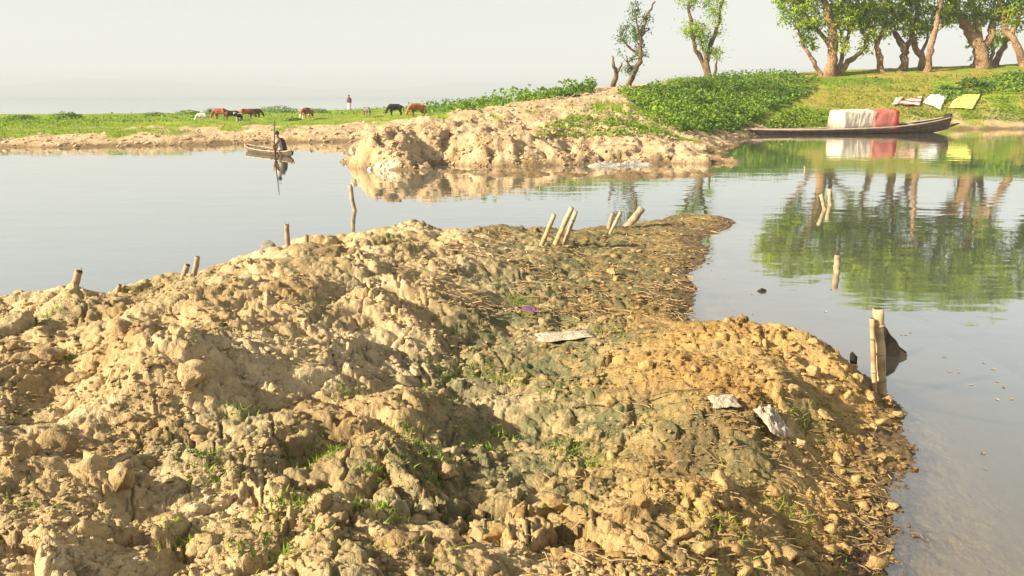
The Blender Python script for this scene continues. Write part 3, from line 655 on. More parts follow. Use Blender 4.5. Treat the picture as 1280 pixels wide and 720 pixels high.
# ------------------------------------------------------------------ shrubs, thickets and grass on the far land
def far_pts(n, x0, x1, y0, y1, seed):
    r = np.random.default_rng(seed); px = r.uniform(x0, x1, n); py = r.uniform(y0, y1, n)
    p = hit(px, py, ground_far, 24, 130, 260); ok = ~np.isnan(p[:, 0]); p = p[ok]; p[:, 2] = ground_far(p[:, 0], p[:, 1]); return p, px[ok], py[ok]
def thicket(name, n, poly, hmax, lsz, label, seed, ymin, ymax, mt='shrub'):
    poly = np.array(poly, float); x0, x1 = poly[:, 0].min(), poly[:, 0].max()
    p, px, py = far_pts(n, x0, x1, ymin, ymax, seed)
    ins = np.zeros(len(px), bool); j = len(poly)-1
    for i in range(len(poly)):
        a, b = poly[i], poly[j]; c_ = ((a[1] > py) != (b[1] > py)) & (px < (b[0]-a[0])*(py-a[1])/(b[1]-a[1]+1e-9)+a[0]); ins ^= c_; j = i
    p = p[ins & (p[:, 2] > -.02)]; r = np.random.default_rng(seed+1)
    a, b, i_ = worley(p[:, 0]*.6, p[:, 1]*.6, seed+2); top = hmax*np.clip(1.15-a*1.15, .06, 1)*(.35+.95*i_)
    p[:, 2] += top*r.random(len(p))**.5; p += r.normal(size=p.shape)*.05
    V, F, R_ = leaves(p, lsz*(.6+.8*r.random(len(p))), .5, seed+3, .6, .2); R_ = np.clip(R_*.6+np.repeat(.9*(worley(p[:, 0]*.35, p[:, 1]*.35, seed+7)[2]-.5)+.2, 4), 0, 1)
    return add(name, mesh_np(name, V, F, {'rnd': R_}, False), M[mt], label=label, kind='stuff')
thicket('shrub_thicket', 26000, [(770,118),(800,112),(850,103),(900,97),(945,90),(975,94),(1022,98),(1020,112),(1000,124),(965,138),(940,152),(925,164),(880,166),(850,170),(835,160),(815,146),(795,132)], .65, .22, 'dark green leafy shrub mass covering the slope below the lone tree', 501, 90, 172)
thicket('ground_cover', 7000, [(780,116),(850,104),(945,91),(1015,99),(1000,122),(965,138),(925,164),(850,170),(815,146)], .8, .2, 'yellower weeds growing through the dark shrub mass', 506, 90, 172, 'sprig')
thicket('ground_cover', 9000, [(-120,158),(0,153),(120,150),(250,144),(420,139),(520,136),(540,141),(420,146),(280,150),(120,157),(0,161),(-120,163)], .5, .2, 'low continuous green strip along the crest of the far field', 546, 134, 164, 'sprig')
thicket('ground_cover', 3200, [(690,150),(740,138),(800,140),(840,158),(850,176),(800,172),(700,172),(660,182),(680,165)], .22, .17, 'low green weeds on the bare slope', 511, 136, 184, 'sprig')
thicket('shrub_thicket', 20000, [(500,139),(560,133),(620,127),(680,119),(740,108),(745,116),(700,124),(640,132),(590,142),(540,144)], 1.0, .28, 'long green hedge of shrubs behind the bare ridge', 521, 106, 146)
thicket('shrub_thicket', 6000, [(1160,115),(1190,106),(1230,97),(1280,92),(1340,92),(1340,108),(1260,112),(1220,120),(1180,124)], .7, .24, 'green shrubs on the slope under the rightmost trees', 531, 88, 126)
thicket('ground_cover', 6000, [(960,150),(1000,135),(1040,138),(1090,150),(1090,160),(960,163)], .35, .2, 'yellow green weeds on the bank behind the long boat', 541, 132, 166, 'sprig')
thicket('ground_cover', 9000, [(1030,100),(1100,96),(1200,92),(1280,88),(1380,88),(1380,150),(1240,148),(1110,150),(1040,140)], .10, .17, 'low mottled weeds on the slope around the drying cloths', 551, 88, 152, 'sprig')
def bush(px, py, d, wpx, hpx, label, seed, n=900):
    p = atD(px, py, d); z = float(ground_far(np.array([p[0]]), np.array([p[1]]))[0]); r = np.random.default_rng(seed); s = d/FPX
    v = r.normal(size=(n, 3)); v /= np.linalg.norm(v, axis=1)[:, None]; v *= (r.random(n)**.35)[:, None]*(1+.25*perlin(v[:, 0]*3+seed, v[:, 1]*3, seed))[:, None]
    v[:, 2] = np.abs(v[:, 2]); C = v*np.array([wpx*s/2, wpx*s/2.4, hpx*1.05*s])
    V, F, R_ = leaves(C, .22, .5, seed, .5, .1); root = add('bush', None, None, None, (p[0], p[1], z-.05), label, 'bush', 'rounded bushes on the far field')
    add('foliage', mesh_np('foliage', V, F, {'rnd': R_}, False), M['shrub'], root)
    b = MB()
    for k in range(5):
        e = Vector((random.uniform(-.3, .3)*wpx*s, random.uniform(-.3, .3)*wpx*s, hpx*s*.7)); b.tube([(0, 0, -.1), e*.5+Vector((0, 0, .05)), e], [.03, .02, .01], 5)
    add('stem', b.mesh('stem'), M['bark2'], root)
bush(26, 153, 64, 48, 7, 'low wide bush at the far left of the field', 601); bush(84, 151, 66, 42, 9, 'rounder bush second from the far left of the field', 602)
bush(192, 146, 78, 30, 5, 'small flat bush between the round bush and the cattle', 603, 500); bush(236, 144, 84, 34, 6, 'flat bush left of the brown cattle', 604, 600)
bush(345, 140, 92, 70, 9, 'long dark bush behind the cattle group', 605, 1500); bush(265, 143, 88, 20, 7, 'bright little bush beside the leftmost brown cow', 606, 500)
bush(395, 141, 90, 40, 6, 'dark bush behind the brown and white cow', 607, 700); bush(366, 153, 66, 26, 4, 'low patch bush below the long dark bush', 608, 500)
bush(860, 104, 68, 60, 7, 'green bush on the crest between the two lone trees', 609, 1200)
P1, _, _ = far_pts(90000, -120, 1400, 84, 172, 701); bm_ = bare_mask(P1[:, 0], P1[:, 1]); P1 = P1[(bm_ < .5) & (P1[:, 2] > .08)]
add('grass', bladesmesh('grass', P1[:46000], .17, 702, .09, .7), M['grass'], label='short sunlit grass on the far field and bank', kind='stuff')

# crumbled lumps on the far bluff and banks
P2, _, _ = far_pts(26000, -60, 960, 108, 216, 721); P2 = P2[(bare_mask(P2[:, 0], P2[:, 1]) > .5) & (P2[:, 2] > .0)][:3200]; n = len(P2)
sz = (.03+.15*RNG.random(n)**3)*np.clip(np.hypot(P2[:, 0], P2[:, 1])/34, .8, 1.3); W = np.stack(VAR)[RNG.integers(0, 12, n)]*sz[:, None, None]+P2[:, None]
FF = (F0[None]+(np.arange(n)*len(V0))[:, None, None]).reshape(-1, 3); q = np.ones(n*len(V0))
add('mud_lumps', mesh_np('mud_lumps', W.reshape(-1, 3), FF, {'bare': q, 'wet': sstep(.14, .0, W[..., 2].ravel())*.7}, False), M['far'], ground, kind='stuff')
# near sprigs and straw
fl = np.c_[RNG.uniform(880, 1270, 130), RNG.uniform(268, 600, 130)]; fp = np.array([atH(a, b, .004) for a, b in fl]); fp = fp[(ground_near(fp[:, 0], fp[:, 1], False) < -.04) & (perlin(fp[:, 0]*.8, fp[:, 1]*.8, 208) > .0)]
V, F, R_ = leaves(fp, .05, 30, 209, .5, 0); V[:, 2] = np.clip(V[:, 2], .003, .02); add('floating_litter', mesh_np('floating_litter', V, F, {'rnd': R_}, False), M['straw'], label='specks of straw and leaf floating on the right water', kind='stuff')
TUFT = [(95,445,.10,60),(262,575,.10,70),(300,522,.07,40),(385,565,.10,70),(420,560,.09,60),(505,540,.10,80),(530,605,.10,70),(465,645,.12,100),(350,640,.09,60),(600,465,.14,140),(560,470,.12,90),(640,480,.12,80),
        (440,492,.10,60),(745,418,.06,50),(772,415,.06,50),(655,378,.10,80),(640,370,.10,60),(340,690,.12,70),(270,600,.09,40),(475,600,.1,50),(660,400,.08,40),(710,565,.12,70),(745,575,.12,60),(600,560,.12,80),
        (620,545,.1,60),(170,360,.1,20),(65,395,.08,30),(480,300,.12,30),(385,635,.1,50),(240,690,.08,40),(520,560,.12,70),(545,585,.1,50),(1000,530,.1,40),(400,545,.1,40),(690,500,.1,50),(980,640,.1,60),(890,660,.1,40),(540,500,.12,60)]
C = []
for a, b, r_, n_ in TUFT:
    p = hitn(a, b); n_ = int(n_*2.0); q = RNG.normal(size=(n_, 2))*r_*.75; C.append(np.c_[p[0]+q[:, 0], p[1]+q[:, 1]*.8])
C = np.concatenate(C); C = np.c_[C, ground_near(C[:, 0], C[:, 1])]; C = C[C[:, 2] > .01]
sp = scatter_near(5000, 330); g_ = perlin(sp[:, 0]*1.5, sp[:, 1]*1.5, 93)-.25; sp = sp[(g_ > 0) & (sp[:, 2] > .06)][:1500]
add('grass_sprigs', bladesmesh('grass_sprigs', np.concatenate([C, sp]), (.06), 711, .085, .9), M['sprig'], label='small green grass sprigs scattered over the mud mound', kind='stuff')
p1 = scatter_near(7000, 262, .55, 560, 920); p1 = p1[(p1[:, 1] > 7.6) & (p1[:, 2] > -.01) & (perlin(p1[:, 0]*1.8, p1[:, 1]*1.1, 205) > -.02)]; p2 = scatter_near(800, 400, 1.0, 680, 1140); p2 = p2[p2[:, 2] > 0]
b = MB(); R_ = []
for p in list(p1)+list(p2):
    a = random.uniform(0, 6.28); l = random.uniform(.03, .16)*(1.5 if p[1] > 7 else .9); e = random.uniform(-.15, .35); d = Vector((math.cos(a), math.sin(a)*.7, e))*l
    b.tube([Vector(p)-d*.5+Vector((0, 0, .012)), Vector(p)+Vector((random.uniform(-.01, .01), 0, .018)), Vector(p)+d*.5+Vector((0, 0, .012))], random.uniform(.0018, .0042)*(1.9 if p[1] > 7 else 1), 3, False); R_ += [random.random()]*9
me = b.mesh('straw_litter'); q = me.attributes.new('rnd', 'FLOAT', 'POINT'); q.data.foreach_set('value', R_)
add('straw_litter', me, M['straw'], label='dry straw and twig litter strewn over the mud', kind='stuff')

# ------------------------------------------------------------------ stakes
def stake(x0, y0, x1, y1, wpx, label, water=False, bam=False, name='wooden_stake', nodes=2, group='stakes driven into the mud', dl=0.0, ragged=False):
    p = Vector(atH(x0, y0, 0.)) if water else Vector(hitn(x0, y0))
    t = Vector(atD(x1, y1, p.y+dl)); v = t-p; L = v.length; r = wpx*.76/2/FPX*math.hypot(p.x, p.y, CAMZ)
    root = add(name, None, None, None, p, label, 'stake', group)
    b = MB(); u = v.normalized(); pts = []; rad = []
    for k in range(13):
        f = -.28+(L+.28)*k/12; q = u*f+Vector((random.gauss(0, 1), random.gauss(0, 1), 0))*r*(.05 if bam else .09); pts.append(q); rad.append(r*(1.05-.12*k/12)*random.uniform(.95, 1.06))
    b.tube(pts, rad, 10, True, 0, 0, .05); add('shaft', b.mesh('shaft'), M['bamboo' if bam else 'wood'], root)
    c_ = MB(); e = pts[-1]; c_.tube([e-u*.004, e+u*.003], [rad[-1]*.82, rad[-1]*.72], 10); add('cut_end', c_.mesh('cut_end'), M['cut'], root)
    if bam:
        for k in range(nodes):
            f = L*(k+.6)/(nodes+.2); c2 = MB(); c2.tube([u*(f-.010), u*f, u*(f+.010)], [r*1.02, r*1.16, r*1.02], 10); add('node_ring', c2.mesh('node_ring'), M['wood'], root)
    if ragged:
        for k in range(3):
            c2 = MB(); a = random.uniform(0, 6.28); o = e+Vector((math.cos(a), math.sin(a), 0))*r*.7; c2.tube([o-u*.02, o+u*random.uniform(.02, .06)], [r*.25, r*.06], 5); add('splinter', c2.mesh('splinter'), M['wood'], root)
    return root
stake(93,366,98,339,11,'leftmost stub of a post on the crest of the mud mound', ragged=True)
stake(225,348,234,331,9,'short stub leaning right, left of a pair on the left crest')
stake(241,342,247,321,8,'upright stub, right of the leaning pair on the left crest')
stake(146,360,150,356,6,'tiny dark stub between the leftmost post and the stub pair')
stake(361,314,358,281,8,'upright stake beside the grey boulder on the crest', ragged=True)
stake(384,308,383,294,7,'short stake right of the boulder stake on the crest')
stake(443,263,437,231,7,'crooked stake standing alone in the water beyond the crest', water=True)
stake(676,308,693,268,8,'leftmost of the row of stakes leaning right near the tip', bam=True)
stake(694,306,715,259,9,'tallest of the row of stakes leaning right near the tip', bam=True)
stake(705,305,720,264,8,'stake crossing close behind the tallest leaning one', bam=True)
stake(761,288,766,266,7,'shorter stake of the close pair toward the tip')
stake(761,293,776,265,6,'thin stake of the close pair toward the tip', bam=True)
stake(783,284,803,260,13,'thick pale stub lying low at the end of the stake row')
stake(1046,340,1047,319,10,'dark topped stump standing in the tree reflection', water=True)
stake(1031,262,1026,243,6,'bent stick in the water left of a forked one', water=True)
stake(1038,256,1037,236,7,'forked stick in the water below the long boat', water=True)
stake(1006,214,1006,208,3,'tiny stick in the water near the far shrub reflection', water=True)
mp_ = stake(1101,492,1098,386,16,'tall bamboo post at the right water edge', bam=True, nodes=3, name='bamboo_post')
stake(1093,490,1090,398,8,'thinner split bamboo bound behind the tall post', bam=True, nodes=2, name='bamboo_post', dl=.05)
# dark broken board beside the post
p0 = Vector(atH(1118,446,0)); bd = MB(); ol = [(1099,402),(1108,411),(1113,420),(1121,428),(1125,437),(1133,444),(1127,456),(1120,462),(1111,470),(1098,474)]
fr_ = []; bk_ = []
for a, b in ol:
    q = Vector(atD(a, b, p0.y+random.uniform(-.02, .02)))-p0; fr_.append(q); bk_.append(q+Vector((.03+random.uniform(-.01, .01), .09, random.uniform(-.01, .01))))
bd.loft([fr_, bk_], True); k_ = len(ol); bd.f += [tuple(range(k_)), tuple(range(2*k_-1, k_-1, -1))]; bd.m += [0, 0]
add('broken_board', finish(bd.mesh('broken_board', False), bevel=.01), M['dark'], loc=p0, label='dark triangular board poking from the water behind the tall post', cat='board')

# ------------------------------------------------------------------ boats
def hull_mesh(L, beam, stations, thick=.05):
    """stations: (s 0..1, half beam factor, keel z, sheer z); outer and inner shell"""
    outer = []; inner = []
    for s, bf, kz, sz in stations:
        x = (s-.5)*L; hb = beam/2*bf; o = []; i_ = []
        for k in range(-6, 7):
            a = k/6; y = hb*(abs(a)**.75)*(1 if a > 0 else -1); z = kz+(sz-kz)*(abs(a)**2.2); o.append((x, y, z))
            i_.append((x, y*max(0, 1-thick/max(hb, .06)), min(z+thick, sz)))
        outer.append(o); inner.append(i_)
    b = MB(); b.loft(outer); b.loft([r[::-1] for r in inner]); n = len(outer); q = 13
    for j in range(n-1):
        for e in (0, 12):
            a0 = j*q+e; a1 = (j+1)*q+e; b0 = n*q+j*q+(12-e); b1 = n*q+(j+1)*q+(12-e); b.f.append((a0, a1, b1, b0)); b.m.append(0)
    return b.mesh('hull'), outer
def gunwale(outer, side, r, name='gunwale'):
    b = MB(); e = 0 if side < 0 else 12; b.tube([Vector(o[e])+Vector((0, 0, r*.3)) for o in outer], r, 6); return b.mesh(name)
pa = atH(934, 168, 0); pb = atH(1192, 165.5, 0); mid = (pa+pb)/2; Lb = float(np.linalg.norm(pb-pa)); ang = math.atan2(pb[1]-pa[1], pb[0]-pa[0])
k_ = Lb/14.
st = [(0, .10, .10, .32), (.04, .22, .02, .31), (.10, .42, -.12, .29), (.2, .7, -.2, .28), (.35, .92, -.24, .30), (.5, 1, -.25, .34), (.65, .95, -.24, .42), (.78, .78, -.18, .60), (.88, .55, -.04, .80), (.94, .38, .14, .96), (.965, .3, .24, 1.04)]
lb = add('covered_boat', None, None, None, (mid[0], mid[1], 0), 'long dark wooden boat moored at the far bank, with a cloth hut', 'boat'); lb.rotation_euler.z = ang
hm, outer = hull_mesh(Lb, 2.0, st); add('hull', hm, M['hull'], lb)
for sd_ in (-1, 1):
    add('gunwale', gunwale(outer, sd_, .055), M['rail'], lb)
    for e in (1, 2):                                             # seams between the strakes
        q = e if sd_ < 0 else 12-e; b = MB(); b.tube([Vector(o[q])+Vector((0, .012*sd_, 0)) for o in outer[1:-1]], .018, 5); add('plank_seam', b.mesh('plank_seam'), M['dark'], lb)
b = MB(); b.loft([[(x, y, z) for y, z in ((-.75*w_, h_), (.75*w_, h_))] for x, w_, h_ in [((s-.5)*Lb, bf, .20) for s, bf, kz, sz in st[2:8]]]); add('deck', finish(b.mesh('deck', False), solid=.03), M['hull'], lb)
b = MB(); xs = (.965-.5)*Lb; b.box((xs-.05, 0, 1.06), .12, .62, .5); add('stern_post', finish(b.mesh('stern_post', False), bevel=.02), M['dark'], lb)
b = MB(); b.tube([(xs-.25, 0, .42), (xs+.35, 0, .50), (xs+.95, .05, .62)], [.16, .11, .04], 7); add('stern_spur', b.mesh('stern_spur'), M['hull'], lb)
b = MB(); b.tube([(-.5*Lb-.35, 0, .34), (-.5*Lb+.3, 0, .30), (-.5*Lb+1.0, 0, .22)], [.07, .12, .15], 7); add('bow_beak', b.mesh('bow_beak'), M['rail'], lb)
for f in (.18, .28, .70, .80):
    b = MB(); bf = np.interp(f, [q[0] for q in st], [q[1] for q in st]); sz = np.interp(f, [q[0] for q in st], [q[3] for q in st]); b.box(((f-.5)*Lb, 0, sz-.06), .16, 1.9*bf, .05); add('thwart', b.mesh('thwart', False), M['rail'], lb)
def hut_cover(name, x0, x1, mt, label, hw=.86, h=1.55, grow=0., seed=0, ends=True):
    rings = []; r = random.Random(seed); nx = 10
    prof = [(-1.03, .0), (-1.02, .35), (-1.0, .68), (-.97, .88), (-.9, .955), (-.4, 1.0), (0, 1.03), (.4, 1.0), (.9, .955), (.97, .88), (1.0, .68), (1.02, .35), (1.03, 0)]
    for i in range(nx+1):
        x = x0+(x1-x0)*i/nx; sag = .02*math.sin(i*2.1+seed)
        rings.append([(x+r.gauss(0, .012), (hw+grow)*y+r.gauss(0, .03), .33+(h-.33+grow)*z+sag*z+r.gauss(0, .015)-(r.uniform(0, .05) if z == 0 else 0)) for y, z in prof])
    b = MB(); b.loft(rings)
    if ends:
        for rg, fl in ((rings[0], 1), (rings[-1], 0)):
            c = len(b.v); b.v += [Vector(p) for p in rg]; f = list(range(c, c+len(rg))); b.f.append(tuple(f[::-1] if fl else f)); b.m.append(0)
    o = add(name, finish(b.mesh(name), solid=.02), mt, lb); o['label'] = label; return o
M['cream'] = plain('cream canvas', (.50, .42, .30), (.68, .61, .48), 2.6, .9, .03); M['pale'] = plain('pale pink canvas', (.52, .42, .32), (.66, .58, .46), 2, .9, .03)
M['red'] = plain('faded red canvas', (.42, .09, .07), (.56, .22, .17), 1.6, .9, .03); M['dred'] = plain('deep red cloth', (.42, .015, .02), (.55, .05, .05), 2, .85, .02)
def xl(px): return (px-934)/(1192-934)*Lb-Lb/2
hut_cover('canvas_cover', xl(1040), xl(1060), M['cream'], 'cream canvas at the left of the hut', seed=1)
hut_cover('canvas_cover', xl(1059), xl(1078), M['pale'], 'paler canvas in the middle of the hut', grow=.02, seed=2)
hut_cover('canvas_cover', xl(1077), xl(1106), M['red'], 'faded red canvas at the right of the hut', grow=.05, seed=3)
hut_cover('end_curtain', xl(1104), xl(1109), M['dred'], 'deep red curtain closing the right end of the hut', grow=.03, seed=4)
for x in (1041, 1059, 1078, 1106):
    b = MB(); hw = .80; b.tube([(xl(x), -hw, .3), (xl(x), -hw, 1.35), (xl(x), -.5, 1.52), (xl(x), .5, 1.52), (xl(x), hw, 1.35), (xl(x), hw, .3)], .03, 5); add('hoop', b.mesh('hoop'), M['bamboo'], lb)

# small canoe with its boatman
ca = atH(308, 188, 0); cb = atH(366, 196, 0); mid = (ca+cb)/2; Lc = float(np.linalg.norm(cb-ca)); ang2 = math.atan2(cb[1]-ca[1], cb[0]-ca[0])
cn = add('dugout_canoe', None, None, None, (mid[0], mid[1], 0), 'small weathered canoe with a crouching boatman near the left bank', 'boat'); cn.rotation_euler.z = ang2
st2 = [(0, .12, .08, .28), (.06, .35, 0, .24), (.2, .75, -.08, .19), (.4, 1, -.1, .16), (.6, 1, -.1, .16), (.8, .75, -.08, .17), (.94, .35, 0, .21), (1, .12, .08, .25)]
hm, outer = hull_mesh(Lc, .85, st2, .04); add('hull', hm, M['hull'], cn)
for sd_ in (-1, 1): add('gunwale', gunwale(outer, sd_, .03), M['wood'], cn)
for f in (.3, .5):
    b = MB(); b.box(((f-.5)*Lc, 0, .12), .12, .70, .03); add('thwart', b.mesh('thwart', False), M['hull'], cn)
M['skinc'] = plain('brown skin', (.16, .085, .05), (.22, .12, .07), 5, .6, .002); M['hair'] = plain('black hair', (.01, .008, .007), (.02, .016, .014), 20, .6, .004)
M['shirt'] = plain('pale shirt', (.42, .36, .28), (.58, .52, .42), 6, .9, .01); M['shawl'] = plain('dark shawl', (.03, .022, .025), (.08, .055, .06), 6, .9, .01)
M['lungi'] = plain('white wrap', (.60, .56, .50), (.75, .72, .66), 6, .9, .01); M['rust'] = plain('rust red shirt', (.13, .035, .025), (.2, .06, .04), 6, .9, .01)
def person(root, J, E, Rd, head, clothes):
    add('body', skin('body', J, E, Rd, 2), M['skinc'], root)
    b = MB(); c = Vector(head)
    b.loft([[c+Vector((math.cos(a)*r*.088, math.sin(a)*r*.095, z)) for a in [k*math.pi/5 for k in range(10)]] for z, r in ((-.02, 1.05), (.05, 1.12), (.10, .9), (.135, .45), (.14, .05))], True); add('hair', b.mesh('hair'), M['hair'], root)
    for nm, rings, m in clothes:
        b = MB(); b.loft([[(cx+math.cos(a)*rx, cy+math.sin(a)*ry, z) for a in [k*math.pi/7 for k in range(14)]] for cx, cy, z, rx, ry in rings], True); add(nm, b.mesh(nm), m, root)
# crouching boatman, facing local -X (towards the pole)
bp = Vector(atH(352, 195, 0.0)); bm1 = add('person', None, None, None, (bp.x, bp.y, .04), 'boatman in a dark shawl and pale shirt crouching in the small canoe', 'person'); bm1.rotation_euler.z = ang2+math.radians(55)
J = [(0,0,.28),(-.03,0,.48),(-.08,0,.64),(-.11,0,.74),(-.14,0,.86), (.02,.1,.26),(-.32,.15,.46),(-.20,.13,.08),(-.34,.13,.06), (.02,-.1,.26),(-.32,-.15,.46),(-.20,-.13,.08),(-.34,-.13,.06),
     (-.06,.19,.62),(-.16,.23,.42),(-.36,.14,.46), (-.06,-.19,.62),(-.18,-.23,.44),(-.38,-.1,.56)]
E = [(0,1),(1,2),(2,3),(3,4),(0,5),(5,6),(6,7),(7,8),(0,9),(9,10),(10,11),(11,12),(2,13),(13,14),(14,15),(2,16),(16,17),(17,18)]
Rd = [.14,.14,.13,.05,.095,.1,.075,.05,.04,.1,.075,.05,.04,.06,.045,.04,.06,.045,.04]
person(bm1, J, E, Rd, (-.13, 0, .88), [('shirt', [(-.02,0,.24,.17,.2),(-.03,0,.42,.17,.2),(-.07,0,.58,.16,.22),(-.09,0,.68,.1,.13)], M['shirt']),
     ('shawl', [(.13,0,.20,.12,.24),(.10,0,.45,.12,.25),(.05,0,.62,.12,.25),(-.02,0,.72,.10,.14)], M['shawl'])])
b = MB(); q = Vector(atH(344, 197, 0)); tp_ = Vector(atD(343, 150, q.y)); b.tube([q-Vector((0, 0, .5)), q+Vector((.02, 0, .7)), tp_], [.026, .024, .016], 8)
add('punt_pole', b.mesh('punt_pole'), M['dark'], label='upright dark punt pole standing beside the small canoe', cat='pole')
# standing person on the field
sp_ = hitf(437, 139.5); pr = add('person', None, None, None, tuple(sp_), 'distant person in dark red shirt and white wrap standing on the field', 'person')
J = [(0,0,.92),(0,0,1.15),(0,0,1.38),(0,0,1.5),(0,0,1.62),(.09,0,.88),(.11,.02,.48),(.11,0,.08),(.12,-.14,.04),(-.09,0,.88),(-.11,.02,.48),(-.11,0,.08),(-.12,-.14,.04),(.2,0,1.36),(.25,.02,1.08),(.22,-.1,.84),(-.2,0,1.36),(-.25,.02,1.08),(-.22,-.1,.84)]
person(pr, J, E, [.14,.13,.14,.055,.1,.11,.075,.05,.04,.11,.075,.05,.04,.065,.05,.04,.065,.05,.04], (0, .01, 1.63),
       [('shirt', [(0,0,.86,.19,.14),(0,0,1.1,.18,.13),(0,0,1.36,.23,.14),(0,0,1.46,.1,.09)], M['rust']), ('wrap', [(0,0,.18,.20,.17),(0,0,.5,.19,.16),(0,0,.9,.18,.14)], M['lungi'])])

# ------------------------------------------------------------------ cattle
def cow_mesh(graze):
    J = [(-.62,0,.98),(-.12,0,.92),(.36,0,.96),(.56,0,1.06)]; Rr = [(.29,.26),(.36,.32),(.34,.28),.24]
    J += [(.80,0,.86),(.93,0,.60),(1.02,0,.40),(1.10,0,.22)] if graze else [(.82,0,1.2),(.98,0,1.34),(1.16,0,1.26),(1.34,0,1.16)]; Rr += [.18,.14,.125,.085]
    E = [(0,1),(1,2),(2,3),(3,4),(4,5),(5,6),(6,7)]
    for s in (-1, 1):
        n = len(J); J += [(.42,.16*s,.66),(.40,.17*s,.38),(.43,.17*s,.05)]; Rr += [.11,.06,.05]; E += [(2,n),(n,n+1),(n+1,n+2)]
        n = len(J); J += [(-.60,.17*s,.72),(-.52,.18*s,.52),(-.70,.18*s,.36),(-.64,.18*s,.05)]; Rr += [.15,.09,.058,.05]; E += [(0,n),(n,n+1),(n+1,n+2),(n+2,n+3)]
    n = len(J); J += [(-.90,0,1.02),(-.97,0,.66),(-.96,0,.36)]; Rr += [.045,.028,.045]; E += [(0,n),(n,n+1),(n+1,n+2)]
    return skin('body', J, E, Rr, 2, 1)
CG, CN = cow_mesh(True), cow_mesh(False)
def cowmat(nm, a, b, patch=None):
    m, n, l = mat(nm); tc = nd(n, 'ShaderNodeTexCoord').outputs['Object']; f = noise(n, l, tc, 2.2, 3); c = ramp(n, l, f, [(.35, a), (.65, b)])
    if patch: c = mixc(n, l, ramp(n, l, noise(n, l, tc, 1.7, 1), [(.50, (0, 0, 0)), (.54, (1, 1, 1))]), c, patch)
    out(n, l, princ(n, l, c, .8)); return m
CM = {'brown': cowmat('red brown hide', (.20, .05, .02), (.34, .10, .04)), 'dark': cowmat('dark brown hide', (.06, .022, .014), (.13, .05, .03)), 'white': cowmat('cream hide', (.62, .55, .42), (.75, .70, .58)),
      'pied': cowmat('brown and white hide', (.22, .07, .03), (.34, .13, .06), (.70, .62, .50)), 'black': cowmat('black hide', (.012, .01, .01), (.03, .025, .025)), 'grey': cowmat('grey brown hide', (.12, .09, .06), (.22, .17, .12)),
      'orange': cowmat('orange brown hide', (.30, .10, .03), (.42, .17, .06)), 'bw': cowmat('black and white hide', (.012, .01, .01), (.03, .025, .025), (.7, .66, .6))}
M['horn'] = plain('grey horn', (.2, .17, .13), (.35, .3, .24), 9, .6, .002)
def horn_mesh(g, s):
    b = MB(); o = Vector((.95, .08*s, .66)) if g else Vector((1.0, .07*s, 1.42)); b.tube([o, o+Vector((.03, .12*s, .06)), o+Vector((.02, .17*s, .18))], [.025, .018, .006], 6); return b.mesh('horn')
def ear_mesh(g, s):
    b = MB(); o = Vector((.93, .11*s, .62)) if g else Vector((.97, .09*s, 1.36)); b.tube([o, o+Vector((-.02, .10*s, -.01)), o+Vector((-.03, .18*s, -.05))], [.02, .045, .01], 6); return b.mesh('ear')
HM = {(g, s): horn_mesh(g, s) for g in (0, 1) for s in (-1, 1)}; EM = {(g, s): ear_mesh(g, s) for g in (0, 1) for s in (-1, 1)}
def cow(px, py, rot, hide, graze, scale, label, d=None):
    p = hitf(px, py) if d is None else atD(px, py, d); p[2] = float(ground_far(p[:1], p[1:2])[0]); root = add('cow', None, None, None, (p[0], p[1], p[2]-.03), label, 'cow', 'cattle grazing on the far field'); root.rotation_euler.z = math.radians(rot); root.scale = (scale*(.70 if px < 330 else .76),)*3
    o = add('body', (CG if graze else CN).copy(), CM[hide], root)
    for s in (-1, 1):
        h = add('horn', HM[(int(graze), s)], M['horn'], root); e = add('ear', EM[(int(graze), s)].copy(), CM[hide], root)
cow(253, 151.5, 200, 'white', True, .72, 'small cream cow at the left end of the cattle')
cow(276, 149.5, 185, 'brown', True, 1.05, 'reddish brown cow at the left of the brown cattle group')
cow(291, 150.5, 20, 'dark', True, .95, 'dark brown cow second from the left of the brown group')
cow(299, 152, 255, 'bw', False, .72, 'small black and white cow facing the viewer in the group')
cow(309, 148.5, 15, 'brown', True, 1.05, 'reddish brown cow right of the black and white one')
cow(320, 147.5, 30, 'dark', True, 1.0, 'dark brown cow at the right end of the brown group')
cow(384, 149, 245, 'pied', True, 1.15, 'brown and white cow standing alone by the dark bush')
cow(459, 146, 300, 'grey', True, .92, 'grey brown cow below the standing person')
cow(494, 145, 205, 'black', True, 1.15, 'black cow grazing between the grey and the orange cow', 78)
cow(521, 149.5, 215, 'orange', True, 1.12, 'orange brown cow grazing at the top of the bluff', 64)

